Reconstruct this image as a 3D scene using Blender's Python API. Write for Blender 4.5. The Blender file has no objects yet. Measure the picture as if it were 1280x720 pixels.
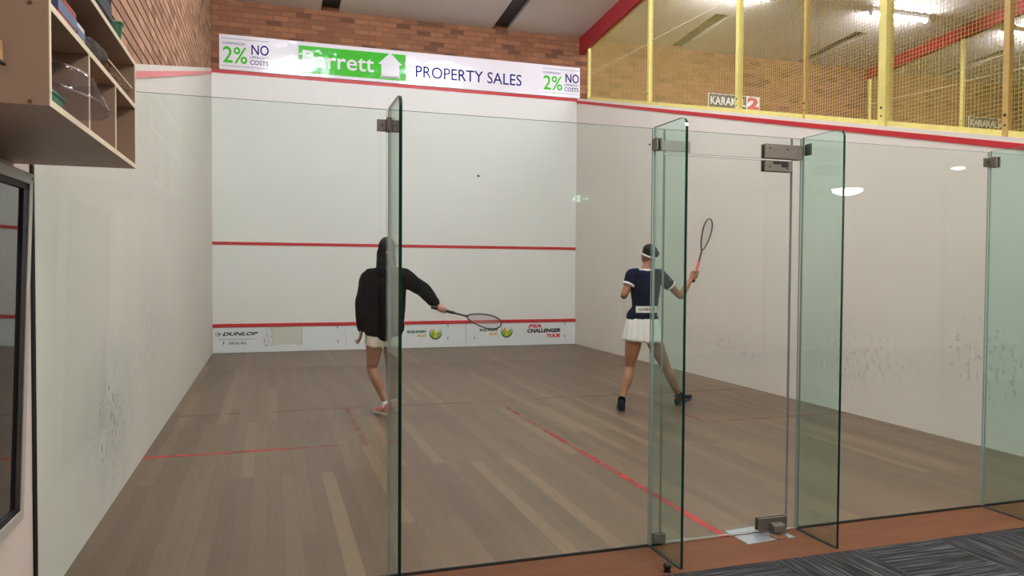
import bpy, bmesh, math, random
from mathutils import Vector, Matrix, noise
V = Vector
PI = math.pi
random.seed(4)
scene = bpy.context.scene
col = scene.collection

# ------------------------------------------------------------------ camera
CAM = V((0.90010, -3.41258, 1.41579))
ROT = Matrix(((0.95184605, 0.00154834, -0.30657249),
              (-0.30650561, 0.02629422, -0.95150561),
              (0.00658783, 0.99965305, 0.02550262)))
F = 938.01
cd = bpy.data.cameras.new('camera')
cam = bpy.data.objects.new('camera', cd)
col.objects.link(cam)
cam.matrix_world = Matrix.Translation(CAM) @ ROT.to_4x4()
cd.sensor_width = 36.0
cd.lens = 36.0 * F / 1280.0
cd.clip_start = 0.02
scene.camera = cam

def at(px, py, y):
    """world point at depth y that lies along the sight line of a measured photo point"""
    d = ROT @ V(((px - 640) / F, (360 - py) / F, -1))
    t = (y - CAM.y) / d.y
    return CAM + d * t

# ------------------------------------------------------------------ helpers
def lin(r, g, b):
    def f(c):
        c /= 255.0
        return c / 12.92 if c <= 0.04045 else ((c + 0.055) / 1.055) ** 2.4
    return (f(r), f(g), f(b), 1.0)

def props(o, label=None, cat=None, group=None, kind=None):
    if label: o['label'] = label
    if cat: o['category'] = cat
    if group: o['group'] = group
    if kind: o['kind'] = kind
    return o

SPLIT = {'sticker_residue', 'logo_leaf', 'bolt', 'screw_cap', 'lace', 'side_stripe', 'hinge_plate', 'pivot_slot', 'gasket',
         'front_edging', 'pictogram', 'arrow_mark', 'sleeve_trim'}
def islands(bm):
    seen = set(); out = []
    for v in bm.verts:
        if v in seen: continue
        st = [v]; seen.add(v); comp = []
        while st:
            q = st.pop(); comp.append(q)
            for e in q.link_edges:
                w = e.other_vert(q)
                if w not in seen: seen.add(w); st.append(w)
        out.append(comp)
    return out
def obj(name, bm, mat, parent=None, smooth=False, bevel=0.0):
    if name in SPLIT:
        bm.verts.ensure_lookup_table()
        comps = islands(bm)
        if len(comps) > 1:
            for comp in comps[1:]:
                nb = bmesh.new(); mp = {v: nb.verts.new(v.co) for v in comp}
                for f in {f for v in comp for f in v.link_faces}:
                    nf = nb.faces.new([mp[v] for v in f.verts]); nf.material_index = f.material_index
                obj(name, nb, mat, parent, smooth, bevel)
            for comp in comps[1:]: bmesh.ops.delete(bm, geom=comp, context='VERTS')
    me = bpy.data.meshes.new(name)
    bmesh.ops.recalc_face_normals(bm, faces=bm.faces)
    bm.to_mesh(me)
    bm.free()
    for m in (mat if isinstance(mat, (list, tuple)) else [mat]):
        me.materials.append(m)
    if smooth:
        for p in me.polygons: p.use_smooth = True
    o = bpy.data.objects.new(name, me)
    col.objects.link(o)
    if bevel:
        b = o.modifiers.new('bevel', 'BEVEL'); b.width = bevel; b.segments = 2
        b.limit_method = 'ANGLE'
    if parent is not None: o.parent = parent
    return o

def thing(name, label, cat, group=None, loc=(0, 0, 0)):
    o = bpy.data.objects.new(name, None)
    o.empty_display_size = 0.1
    col.objects.link(o)
    o.location = loc
    return props(o, label, cat, group)

def settle(root):
    """children were built in world coordinates; keep them there under a moved root"""
    for c in root.children:
        c.matrix_parent_inverse = Matrix.Translation(-root.location)

def box(bm, x0, y0, z0, x1, y1, z1):
    vs = [bm.verts.new(p) for p in ((x0, y0, z0), (x1, y0, z0), (x1, y1, z0), (x0, y1, z0),
                                    (x0, y0, z1), (x1, y0, z1), (x1, y1, z1), (x0, y1, z1))]
    for f in ((3, 2, 1, 0), (4, 5, 6, 7), (0, 1, 5, 4), (1, 2, 6, 5), (2, 3, 7, 6), (3, 0, 4, 7)):
        bm.faces.new([vs[i] for i in f])
    return vs

def bxm(*a):
    bm = bmesh.new(); box(bm, *a); return bm

def prism(bm, pts, axis, a, b):
    """polygon pts (2D) extruded along an axis (0=x,1=y,2=z) from a to b"""
    def mk(p, t):
        if axis == 0: return (t, p[0], p[1])
        if axis == 1: return (p[0], t, p[1])
        return (p[0], p[1], t)
    A = [bm.verts.new(mk(p, a)) for p in pts]
    B = [bm.verts.new(mk(p, b)) for p in pts]
    n = len(pts)
    bm.faces.new(A); bm.faces.new(B[::-1])
    for i in range(n):
        bm.faces.new((A[i], B[i], B[(i + 1) % n], A[(i + 1) % n]))

def prm(pts, axis, a, b):
    bm = bmesh.new(); prism(bm, pts, axis, a, b); return bm

def catmull(P, t):
    n = len(P) - 1
    i = min(int(t), n - 1); u = t - i
    p1, p2 = P[i], P[i + 1]
    p0 = P[i - 1] if i > 0 else [2 * a - b for a, b in zip(p1, p2)]
    p3 = P[i + 2] if i + 2 <= n else [2 * b - a for a, b in zip(p1, p2)]
    return [0.5 * (2 * b + (c - a) * u + (2 * a - 5 * b + 4 * c - d) * u * u + (3 * b - a - 3 * c + d) * u ** 3)
            for a, b, c, d in zip(p0, p1, p2, p3)]

def tube(bm, pts, side=(1, 0, 0), n=16, sub=5, cap=True, pw=1.0):
    """pts: (point, r_side, r_depth); smooth tapered limb with rounded ends"""
    side = V(side)
    P = [list(p[0]) + [p[1], p[2] if len(p) > 2 else p[1]] for p in pts]
    S = []
    k = (len(P) - 1) * sub
    for i in range(k + 1):
        S.append(catmull(P, (len(P) - 1) * i / k))
    C = [V(s[:3]) for s in S]
    R = [(max(s[3], 1e-4), max(s[4], 1e-4)) for s in S]
    T = []
    for i in range(len(C)):
        a = C[max(i - 1, 0)]; b = C[min(i + 1, len(C) - 1)]
        T.append((b - a).normalized())
    if cap:
        e = min(R[0]) ; e2 = min(R[-1])
        c0, t0, r0 = C[0], T[0], R[0]
        c1, t1, r1 = C[-1], T[-1], R[-1]
        for q in (0.35, 0.7, 0.92):
            s = math.sqrt(1 - q * q)
            C.insert(0, c0 - t0 * e * q); T.insert(0, t0); R.insert(0, (r0[0] * s, r0[1] * s))
            C.append(c1 + t1 * e2 * q); T.append(t1); R.append((r1[0] * s, r1[1] * s))
    rings = []
    for c, t, r in zip(C, T, R):
        s = side - t * side.dot(t)
        if s.length < 1e-4: s = t.orthogonal()
        s.normalize(); d = t.cross(s)
        ring = []
        for j in range(n):
            a = 2 * PI * j / n
            ca, sa = math.cos(a), math.sin(a)
            if pw != 1.0:
                ca = math.copysign(abs(ca) ** pw, ca); sa = math.copysign(abs(sa) ** pw, sa)
            ring.append(bm.verts.new(c + s * r[0] * ca + d * r[1] * sa))
        rings.append(ring)
    for A, B in zip(rings, rings[1:]):
        for j in range(n):
            bm.faces.new((A[j], A[(j + 1) % n], B[(j + 1) % n], B[j]))
    bm.faces.new(rings[0][::-1]); bm.faces.new(rings[-1])
    return rings

def tbm(*a, **k):
    bm = bmesh.new(); tube(bm, *a, **k); return bm

def ball(bm, c, r, M=None, u=20, v=14, fn=None):
    g = bmesh.ops.create_uvsphere(bm, u_segments=u, v_segments=v, radius=1.0)
    for w in g['verts']:
        p = V(w.co)
        p = V((p.x * r[0], p.y * r[1], p.z * r[2]))
        if fn: p = fn(p)
        if M is not None: p = M @ p
        w.co = p + V(c)

def baked(name, bm, mat, parent, voxel, smooth=4, fn=None):
    """union of overlapping volumes into one continuous skin"""
    me = bpy.data.meshes.new(name + '_src')
    bmesh.ops.recalc_face_normals(bm, faces=bm.faces)
    bm.to_mesh(me); bm.free()
    tmp = bpy.data.objects.new('tmp', me); col.objects.link(tmp)
    m = tmp.modifiers.new('r', 'REMESH'); m.mode = 'VOXEL'; m.voxel_size = voxel; m.use_smooth_shade = True
    s = tmp.modifiers.new('s', 'SMOOTH'); s.iterations = smooth; s.factor = 0.5
    dg = bpy.context.evaluated_depsgraph_get(); dg.update()
    out = bpy.data.meshes.new_from_object(tmp.evaluated_get(dg))
    bpy.data.objects.remove(tmp); bpy.data.meshes.remove(me)
    out.name = name
    if fn:
        nrm = [V(v.normal) for v in out.vertices]
        for v, nn in zip(out.vertices, nrm):
            v.co = fn(V(v.co), nn)
    out.materials.clear()
    for mm in (mat if isinstance(mat, (list, tuple)) else [mat]): out.materials.append(mm)
    for p in out.polygons: p.use_smooth = True
    o = bpy.data.objects.new(name, out); col.objects.link(o)
    if parent is not None: o.parent = parent
    return o

# ------------------------------------------------------------------ materials
class N:
    def __init__(s, name):
        s.m = bpy.data.materials.new(name); s.m.use_nodes = True
        s.t = s.m.node_tree; s.t.nodes.clear()
        s.out = s.t.nodes.new('ShaderNodeOutputMaterial')
    def n(s, typ, **kw):
        nd = s.t.nodes.new('ShaderNode' + typ)
        for k, v in kw.items():
            if k in ('inp',):
                for kk, vv in v.items(): s.set(nd, kk, vv)
            else: setattr(nd, k, v)
        return nd
    def set(s, nd, k, v):
        i = nd.inputs[k]
        if hasattr(v, 'is_linked') or isinstance(v, bpy.types.NodeSocket): s.t.links.new(v, i)
        else: i.default_value = v
    def math(s, op, a, b=0.0, c=None):
        nd = s.n('Math', operation=op)
        s.set(nd, 0, a); s.set(nd, 1, b)
        if c is not None: s.set(nd, 2, c)
        return nd.outputs[0]
    def mix(s, f, a, b, typ='MIX'):
        nd = s.n('Mix', data_type='RGBA', blend_type=typ)
        s.set(nd, 0, f); s.set(nd, 6, a); s.set(nd, 7, b)
        return nd.outputs[2]
    def ramp(s, f, stops):
        nd = s.n('ValToRGB'); r = nd.color_ramp
        while len(r.elements) < len(stops): r.elements.new(0.5)
        for e, (p, c) in zip(r.elements, stops):
            e.position = p; e.color = c if len(c) == 4 else tuple(c) + (1,)
        s.set(nd, 0, f); return nd.outputs[0]
    def coord(s, scale=(1, 1, 1), rot=(0, 0, 0), loc=(0, 0, 0)):
        tc = s.n('TexCoord'); mp = s.n('Mapping')
        s.t.links.new(tc.outputs['Object'], mp.inputs[0])
        mp.inputs['Scale'].default_value = scale; mp.inputs['Rotation'].default_value = rot
        mp.inputs['Location'].default_value = loc
        return mp.outputs[0]
    def noise(s, vec, scale, detail=3, rough=0.5):
        nd = s.n('TexNoise'); s.set(nd, 'Vector', vec)
        nd.inputs['Scale'].default_value = scale; nd.inputs['Detail'].default_value = detail
        nd.inputs['Roughness'].default_value = rough
        return nd.outputs[0]
    def bsdf(s, base, rough=0.5, metal=0.0, spec=0.5, normal=None, coat=0.0, **kw):
        p = s.n('BsdfPrincipled')
        s.set(p, 'Base Color', base); s.set(p, 'Roughness', rough); s.set(p, 'Metallic', metal)
        s.set(p, 'Specular IOR Level', spec)
        if coat: s.set(p, 'Coat Weight', coat)
        if normal is not None: s.set(p, 'Normal', normal)
        for k, v in kw.items(): s.set(p, k.replace('_', ' '), v)
        s.t.links.new(p.outputs[0], s.out.inputs[0]); return p
    def bump(s, h, strength=0.3, dist=0.01):
        b = s.n('Bump'); b.inputs['Strength'].default_value = strength; b.inputs['Distance'].default_value = dist
        s.set(b, 'Height', h); return b.outputs[0]

def flat(name, rgb, rough=0.5, metal=0.0, spec=0.5, vary=0.06, scale=30, bump=0.0, coat=0.0, **kw):
    m = N(name)
    v = m.coord()
    f = m.noise(v, scale, 4)
    c = lin(*rgb)
    dk = tuple(x * (1 - vary * 2) for x in c[:3]) + (1,)
    lt = tuple(min(1, x * (1 + vary * 2)) for x in c[:3]) + (1,)
    base = m.mix(f, dk, lt)
    nm = m.bump(f, bump, 0.005) if bump else None
    m.bsdf(base, rough, metal, spec, nm, coat, **kw)
    return m.m

def plaster(name, rgb, scuffs=(), rough=0.55):
    """painted render; scuffs = (axis, centre_a, centre_z, size_a, size_z, amount) ball marks and grazes"""
    m = N(name)
    v = m.coord()
    tc = m.n('TexCoord'); sp = m.n('SeparateXYZ'); m.t.links.new(tc.outputs['Object'], sp.inputs[0])
    big = m.noise(v, 0.9, 4, 0.6)
    st = m.noise(m.coord((1, 1, 0.18)), 3.0, 4, 0.6)
    c = lin(*rgb)
    base = m.mix(big, tuple(x * 0.93 for x in c[:3]) + (1,), tuple(min(1, x * 1.05) for x in c[:3]) + (1,))
    base = m.mix(m.math('MULTIPLY', st, 0.12), base, lin(190, 184, 172))
    for ax, ca, cz, sa, sz, amt in scuffs:
        a = m.math('DIVIDE', m.math('SUBTRACT', sp.outputs[ax], ca), sa)
        z = m.math('DIVIDE', m.math('SUBTRACT', sp.outputs[2], cz), sz)
        r = m.math('ADD', m.math('MULTIPLY', a, a), m.math('MULTIPLY', z, z))
        mask = m.math('MAXIMUM', m.math('SUBTRACT', 1.0, r), 0.0)
        soft = m.math('MULTIPLY', m.math('MULTIPLY', mask, m.noise(v, 5, 3)), amt * 0.75)
        base = m.mix(soft, base, lin(150, 152, 160))
        spk = m.noise(m.coord((1, 1, 0.6)), 20, 5, 0.72)
        th = m.math('SUBTRACT', spk, m.math('SUBTRACT', 0.78, m.math('MULTIPLY', mask, 0.235)))
        dots = m.math('MINIMUM', m.math('MAXIMUM', m.math('MULTIPLY', th, 16), 0), amt)
        base = m.mix(dots, base, lin(92, 92, 98))
    b = m.bump(m.noise(v, 60, 4), 0.12, 0.004)
    m.bsdf(base, rough, 0, 0.35, b)
    return m.m

def brick(name, c1, c2, mortar, rot=(PI / 2, 0, 0), dark=(84, 56, 46), mort=0.006, seed=0.0):
    m = N(name)
    v = m.coord((1, 1, 1), rot, (seed, 0, 0))
    b = m.n('TexBrick')
    m.set(b, 'Vector', v); m.set(b, 'Color1', lin(*c1)); m.set(b, 'Color2', lin(*c2)); m.set(b, 'Mortar', lin(*mortar))
    b.inputs['Scale'].default_value = 1.0
    b.inputs['Brick Width'].default_value = 0.24; b.inputs['Row Height'].default_value = 0.086
    b.inputs['Mortar Size'].default_value = mort; b.inputs['Mortar Smooth'].default_value = 0.3
    b.inputs['Bias'].default_value = 0.0
    # a second brick layer with the same bond picks out the odd dark burnt brick
    b2 = m.n('TexBrick'); m.set(b2, 'Vector', v)
    m.set(b2, 'Color1', (0, 0, 0, 1)); m.set(b2, 'Color2', (1, 1, 1, 1)); m.set(b2, 'Mortar', (0, 0, 0, 1))
    b2.inputs['Scale'].default_value = 1.0; b2.inputs['Brick Width'].default_value = 0.24
    b2.inputs['Row Height'].default_value = 0.086; b2.inputs['Mortar Size'].default_value = mort
    b2.inputs['Bias'].default_value = -0.1
    pick = m.math('MULTIPLY', m.math('GREATER_THAN', b2.outputs[0], 0.82), 0.6)
    c = m.mix(pick, b.outputs[0], lin(*dark))
    g = m.noise(m.coord(), 45, 4, 0.6)
    c = m.mix(m.math('MULTIPLY', g, 0.4), c, tuple(x * 0.6 for x in lin(*c1)[:3]) + (1,))
    h = m.math('ADD', m.math('MULTIPLY', m.math('SUBTRACT', 1.0, b.outputs[1]), 1.0), m.math('MULTIPLY', g, 0.25))
    m.bsdf(c, 0.85, 0, 0.2, m.bump(h, 0.6, 0.008))
    return m.m

def glass(name, tint, edge=False, graze=0.9):
    m = N(name)
    if edge:
        m.bsdf((*tint, 1), 0.12, 0, 0.6)
        return m.m
    lw = m.n('LayerWeight'); lw.inputs[0].default_value = 0.5
    f5 = m.math('POWER', lw.outputs['Facing'], 5.0)
    fr = m.math('ADD', 0.035, m.math('MULTIPLY', f5, graze))
    tr = m.n('BsdfTransparent'); tr.inputs[0].default_value = (*tint, 1)
    gl = m.n('BsdfGlossy'); gl.inputs['Color'].default_value = (1, 1, 1, 1); gl.inputs['Roughness'].default_value = 0.0
    mx = m.n('MixShader'); m.set(mx, 0, fr)
    m.t.links.new(tr.outputs[0], mx.inputs[1]); m.t.links.new(gl.outputs[0], mx.inputs[2])
    m.t.links.new(mx.outputs[0], m.out.inputs[0])
    return m.m

def emit(name, rgb, k):
    m = N(name); e = m.n('Emission'); e.inputs[0].default_value = lin(*rgb); e.inputs[1].default_value = k
    m.t.links.new(e.outputs[0], m.out.inputs[0]); return m.m

def worn(name, rgb, lo, hi, scale=5, fade=None, top=0.85):
    """paint line worn thin in patches; fade = (axis, from, to): foot traffic wears it off towards one end"""
    m = N(name)
    p = m.bsdf(lin(*rgb), 0.5, 0, 0.3)
    f = m.noise(m.coord(), scale, 6, 0.6)
    if fade:
        tc = m.n('TexCoord'); sp = m.n('SeparateXYZ'); m.t.links.new(tc.outputs['Object'], sp.inputs[0])
        g = m.math('DIVIDE', m.math('SUBTRACT', sp.outputs[fade[0]], fade[1]), fade[2] - fade[1])
        g = m.math('MINIMUM', m.math('MAXIMUM', g, 0.0), 1.0)
        f = m.math('SUBTRACT', f, m.math('MULTIPLY', g, 0.33))
    a = m.ramp(f, [(lo, (0, 0, 0, 1)), (hi, (top, top, top, 1))])
    m.set(p, 'Alpha', a)
    return m.m

def floor_wood():
    m = N('court_boards')
    v = m.coord((1, 1, 1), (0, 0, PI / 2))
    def bricks(c1, c2, mo, bias):
        b = m.n('TexBrick'); m.set(b, 'Vector', v)
        m.set(b, 'Color1', c1); m.set(b, 'Color2', c2); m.set(b, 'Mortar', mo)
        b.offset = 0.37; b.offset_frequency = 3; b.squash = 1.0
        b.inputs['Scale'].default_value = 1.0; b.inputs['Brick Width'].default_value = 1.9
        b.inputs['Row Height'].default_value = 0.088; b.inputs['Mortar Size'].default_value = 0.0012
        b.inputs['Mortar Smooth'].default_value = 0.2; b.inputs['Bias'].default_value = bias
        return b
    b = bricks(lin(96, 75, 56), lin(119, 96, 74), lin(76, 62, 49), 0.0)
    b2 = bricks((0, 0, 0, 1), (1, 1, 1, 1), (0, 0, 0, 1), -0.1)
    pick = m.math('MULTIPLY', m.math('GREATER_THAN', b2.outputs[0], 0.80), 0.34)
    c = m.mix(pick, b.outputs[0], lin(146, 120, 90))
    grain = m.noise(m.coord((28, 1.2, 1)), 3.0, 5, 0.6)
    c = m.mix(m.math('MULTIPLY', grain, 0.30), c, lin(92, 72, 58))
    big = m.noise(m.coord((1.2, 0.5, 1)), 1.1, 4, 0.6)
    c = m.mix(m.math('MULTIPLY', big, 0.30), c, lin(104, 88, 76))
    r = m.math('ADD', 0.30, m.math('MULTIPLY', grain, 0.18))
    m.bsdf(c, r, 0, 0.35, m.bump(m.math('ADD', grain, m.math('MULTIPLY', b.outputs[1], -2.0)), 0.06, 0.003))
    return m.m

def carpet():
    m = N('striped_carpet')
    tc = m.n('TexCoord')
    # half metre tiles laid quarter turned: stripes change direction from tile to tile
    ck = m.n('TexChecker'); m.set(ck, 'Vector', m.coord((1, 1, 1), (0, 0, 0), (0.26, 0.36, 0)))
    ck.inputs['Scale'].default_value = 2.0
    wa = m.noise(m.coord((110, 2.5, 1)), 1.0, 3, 0.6)
    wb = m.noise(m.coord((2.5, 110, 1)), 1.0, 3, 0.6)
    mx = m.n('Mix', data_type='FLOAT'); m.set(mx, 0, ck.outputs[1]); m.set(mx, 2, wa); m.set(mx, 3, wb)
    c = m.ramp(mx.outputs[0], [(0.36, lin(32, 32, 35)), (0.52, lin(58, 57, 58)), (0.66, lin(106, 104, 103))])
    fz = m.noise(m.coord(), 500, 2)
    m.bsdf(c, 0.95, 0, 0.05, m.bump(fz, 0.6, 0.004))
    return m.m

M = {}
M['plaster_front'] = plaster('painted_render_front', (226, 224, 219))
M['plaster_left'] = plaster('painted_render_left', (216, 210, 200),
                            [(1, 1.55, 0.50, 1.0, 0.62, 0.9), (1, 3.0, 0.9, 1.6, 0.8, 0.25)])
M['plaster_right'] = plaster('painted_render_right', (228, 221, 211),
                             [(1, 2.6, 0.55, 1.5, 0.55, 0.22), (1, 1.1, 0.7, 0.9, 0.65, 0.30), (1, 4.7, 0.45, 1.4, 0.30, 0.22)])
M['plaster_foyer'] = plaster('painted_render_foyer', (232, 214, 203))
M['brick_front'] = brick('brown_brick', (158, 108, 78), (126, 84, 62), (112, 84, 68))
M['brick_left'] = brick('tan_brick', (196, 152, 122), (146, 104, 82), (112, 80, 64), tuple(Matrix(((0, 1, 0), (0, 0, 1), (1, 0, 0))).to_euler('XYZ')), (122, 82, 66), 0.004)
M['mortar'] = flat('shaded_raked_mortar', (62, 42, 34), 0.95, spec=0.1)  # shadow in the raked joints is put into this dark colour
M['ceiling'] = flat('ceiling_board', (206, 198, 192), 0.8, spec=0.2, vary=0.02, scale=2)
M['slot_shade'] = flat('slot_shade', (44, 46, 52), 0.5, 0.3, vary=0.15)  # dark tone for the deep inside of the ceiling slots
M['floor'] = floor_wood()
M['carpet'] = carpet()
M['threshold'] = None
m = N('orange_painted_threshold')
v = m.coord()
c = m.mix(m.noise(m.coord((0.6, 4, 1)), 3, 5, 0.6), lin(92, 54, 33), lin(118, 76, 52))
c = m.mix(m.math('MULTIPLY', m.math('GREATER_THAN', m.noise(v, 26, 4, 0.7), 0.68), 0.6), c, lin(74, 54, 44))
m.bsdf(c, 0.65, 0, 0.15, m.bump(m.noise(v, 40, 3), 0.1, 0.003)); M['threshold'] = m.m
M['red'] = flat('red_line_paint', (190, 32, 40), 0.45, vary=0.08, scale=12)
M['red_faded'] = flat('faded_red_line_paint', (222, 128, 128), 0.5, vary=0.05, scale=8)
M['red_floor'] = worn('worn_red_floor_paint', (196, 62, 64), 0.22, 0.52, 4)
M['red_half'] = worn('worn_red_half_court_paint', (176, 56, 56), 0.12, 0.52, 4, (1, 0.3, 4.0), 0.92)
M['red_box'] = worn('worn_red_box_paint', (196, 62, 64), 0.16, 0.48, 4, (0, 0.4, 1.4), 0.9)
M['red_floor_faint'] = worn('nearly_worn_off_red_paint', (180, 78, 74), 0.38, 0.78, 3, None, 0.6)
M['red_beam'] = flat('red_beam_paint', (158, 36, 44), 0.5, vary=0.06)
M['yellow'] = flat('pale_yellow_paint', (218, 204, 120), 0.5, vary=0.07, scale=14)
M['ochre'] = flat('ochre_paint', (182, 152, 84), 0.5, vary=0.1, scale=20)
M['wire'] = flat('yellow_netting_wire', (190, 172, 98), 0.8, spec=0.05, vary=0.05)
M['glass'] = glass('court_glass', (0.955, 0.985, 0.965))
M['glass_fin'] = glass('fin_glass', (0.845, 0.955, 0.925))
M['glass_edge'] = glass('glass_cut_edge', (0.004, 0.032, 0.022), True)
M['glass_line'] = glass('polished_pane_edge', (0.26, 0.31, 0.285), True)
M['black'] = flat('black_rubber', (24, 23, 24), 0.6, vary=0.1)
M['bronze'] = flat('bronzed_steel', (112, 103, 95), 0.42, 0.35, vary=0.12, scale=60)
M['screw'] = flat('dark_screw', (40, 36, 34), 0.5, 0.5)
M['plate'] = flat('brushed_aluminium', (176, 180, 186), 0.35, 0.7, vary=0.1, scale=40)
M['rust'] = flat('rusty_steel', (122, 78, 54), 0.7, 0.3, vary=0.25, scale=80)
M['tin'] = plaster('tin_board_white', (224, 226, 228), [(0, 1.0, 0.3, 0.35, 0.25, 0.35)], 0.4)
M['sticker_ghost'] = flat('cream_patch', (206, 202, 190), 0.5, vary=0.03)
M['ghost_line'] = flat('grey_residue', (176, 174, 168), 0.7, vary=0.1)
M['txt_black'] = flat('black_print', (22, 22, 24), 0.7, spec=0.1, vary=0.02)
M['txt_grey'] = flat('grey_print', (112, 112, 112), 0.7, spec=0.1, vary=0.02)
M['txt_red'] = flat('red_print', (206, 44, 58), 0.7, spec=0.1, vary=0.02)
M['txt_green'] = flat('dark_green_print', (20, 84, 62), 0.7, spec=0.1, vary=0.02)
M['txt_gold'] = flat('gold_print', (218, 178, 50), 0.7, spec=0.1, vary=0.02)
M['navy_print'] = flat('navy_print', (30, 32, 112), 0.7, spec=0.1, vary=0.02)
M['lime_print'] = flat('lime_print', (74, 190, 52), 0.7, spec=0.1, vary=0.02)
M['rule_print'] = flat('grey_blue_rule', (164, 178, 182), 0.7, spec=0.1, vary=0.02)
def vinyl(name, rgb):
    m = N(name)
    v = m.coord()
    h = m.math('ADD', m.noise(m.coord((1, 1, 1)), 2.2, 3, 0.5), m.math('MULTIPLY', m.noise(v, 14, 3), 0.12))
    m.bsdf(lin(*rgb), 0.12, 0, 0.40, m.bump(h, 0.30, 0.05))
    return m.m
M['vinyl'] = vinyl('white_banner_vinyl', (232, 226, 232))
M['lime_vinyl'] = vinyl('lime_banner_print', (70, 186, 50))
M['chipboard'] = flat('melamine_board', (176, 148, 128), 0.5, vary=0.04, scale=8)
M['lip'] = flat('cream_edging', (226, 208, 178), 0.5, vary=0.03)
M['sign_black'] = flat('sign_black', (52, 54, 56), 0.5, vary=0.04)
M['sign_white'] = flat('sign_white', (228, 226, 222), 0.5, vary=0.02)
M['sign_red'] = flat('sign_red', (196, 62, 66), 0.5, vary=0.03)
M['alu'] = flat('grey_aluminium_frame', (190, 178, 170), 0.4, 0.0, vary=0.05)
M['tube'] = emit('fluorescent_tube', (238, 247, 255), 670)
M['tube_next'] = emit('next_court_fluorescent_tube', (244, 248, 255), 400)
M['batten'] = flat('white_enamel', (226, 226, 224), 0.4, vary=0.02)
M['dome'] = emit('opal_dome_glow', (255, 250, 242), 46)
M['fill_dome'] = emit('added_fill_dome_glow', (255, 250, 244), 120)  # glow of the two added fill domes near the glass
M['exit_green'] = emit('exit_green', (60, 200, 150), 1.6)
M['exit_white'] = emit('exit_white', (225, 255, 245), 6)
M['skin_a'] = flat('skin', (166, 122, 100), 0.5, vary=0.05, scale=20, Subsurface_Weight=0.05)
M['skin_b'] = flat('skin_tanned', (158, 110, 82), 0.5, vary=0.05, scale=20, Subsurface_Weight=0.05)
M['hair'] = None
m = N('dark_hair'); s = m.noise(m.coord((90, 90, 8)), 2, 3)
m.bsdf(m.mix(s, lin(9, 8, 8), lin(26, 21, 19)), 0.6, 0, 0.15, m.bump(s, 0.4, 0.004)); M['hair'] = m.m
def cloth(name, a, b, sc=260, rough=0.9):
    m = N(name); f = m.noise(m.coord(), sc, 2); g = m.noise(m.coord(), 9, 4)
    m.bsdf(m.mix(g, lin(*a), lin(*b)), rough, 0, 0.06, m.bump(m.math('ADD', f, g), 0.35, 0.004)); return m.m
M['fleece'] = cloth('black_fleece', (5, 6, 9), (13, 14, 19))
M['rib'] = cloth('black_rib_knit', (5, 6, 8), (11, 12, 16), 180)
M['navy'] = cloth('navy_jersey', (12, 17, 38), (20, 27, 52))
M['white_cloth'] = cloth('white_cotton', (222, 220, 218), (240, 238, 236))
M['cream_cloth'] = cloth('cream_cotton', (214, 206, 190), (230, 222, 208))
M['coral'] = cloth('coral_mesh', (196, 112, 104), (222, 160, 148), 300, 0.7)
M['black_shoe'] = cloth('black_shoe_mesh', (22, 23, 28), (44, 46, 54), 300, 0.6)
M['orange'] = flat('orange_trim', (220, 90, 60), 0.5)
M['sole_white'] = flat('white_sole_rubber', (216, 212, 206), 0.6, vary=0.03)
M['sole_dark'] = flat('dark_sole_rubber', (66, 66, 70), 0.6, vary=0.05)
M['pink'] = flat('pink_grip_tape', (238, 104, 122), 0.6, vary=0.05, scale=80, bump=0.3)
M['black_grip'] = flat('black_grip_tape', (28, 28, 30), 0.7, vary=0.1, scale=80, bump=0.3)
M['graphite'] = flat('graphite_frame', (58, 56, 60), 0.3, 0.3, vary=0.1)
M['maroon'] = flat('maroon_frame', (92, 56, 62), 0.3, 0.3, vary=0.1)
M['string'] = flat('grey_string', (196, 194, 194), 0.5, vary=0.02)
M['eye'] = flat('eye_white', (225, 220, 214), 0.2, vary=0.01)
M['iris'] = flat('iris_brown', (46, 30, 22), 0.2, vary=0.05)
M['lips'] = flat('lips', (160, 92, 84), 0.5, vary=0.04)
M['clear'] = glass('clear_plastic', (0.86, 0.86, 0.90), graze=0.6)
M['green_plastic'] = flat('green_plastic', (18, 104, 58), 0.3, vary=0.08, scale=14)
M['bag_dark'] = cloth('grey_net_bag', (60, 54, 50), (112, 104, 96), 120)
M['bag_brown'] = cloth('brown_cloth', (70, 52, 42), (122, 96, 76), 120)
M['card_red'] = flat('red_card', (150, 48, 46), 0.6)
M['card_blue'] = flat('blue_card', (92, 104, 134), 0.6, vary=0.12)
M['card_white'] = flat('pale_card', (206, 198, 188), 0.6, vary=0.08)
M['wood_block'] = flat('bare_wood', (186, 150, 102), 0.7, vary=0.1, scale=40)
# dark reflective glazing of the notice case
m = N('noticeboard_glazing')
p = m.bsdf(lin(46, 38, 36), 0.03, 0, 0.9); m.set(p, 'IOR', 2.0); M['dark_glazing'] = m.m

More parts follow.
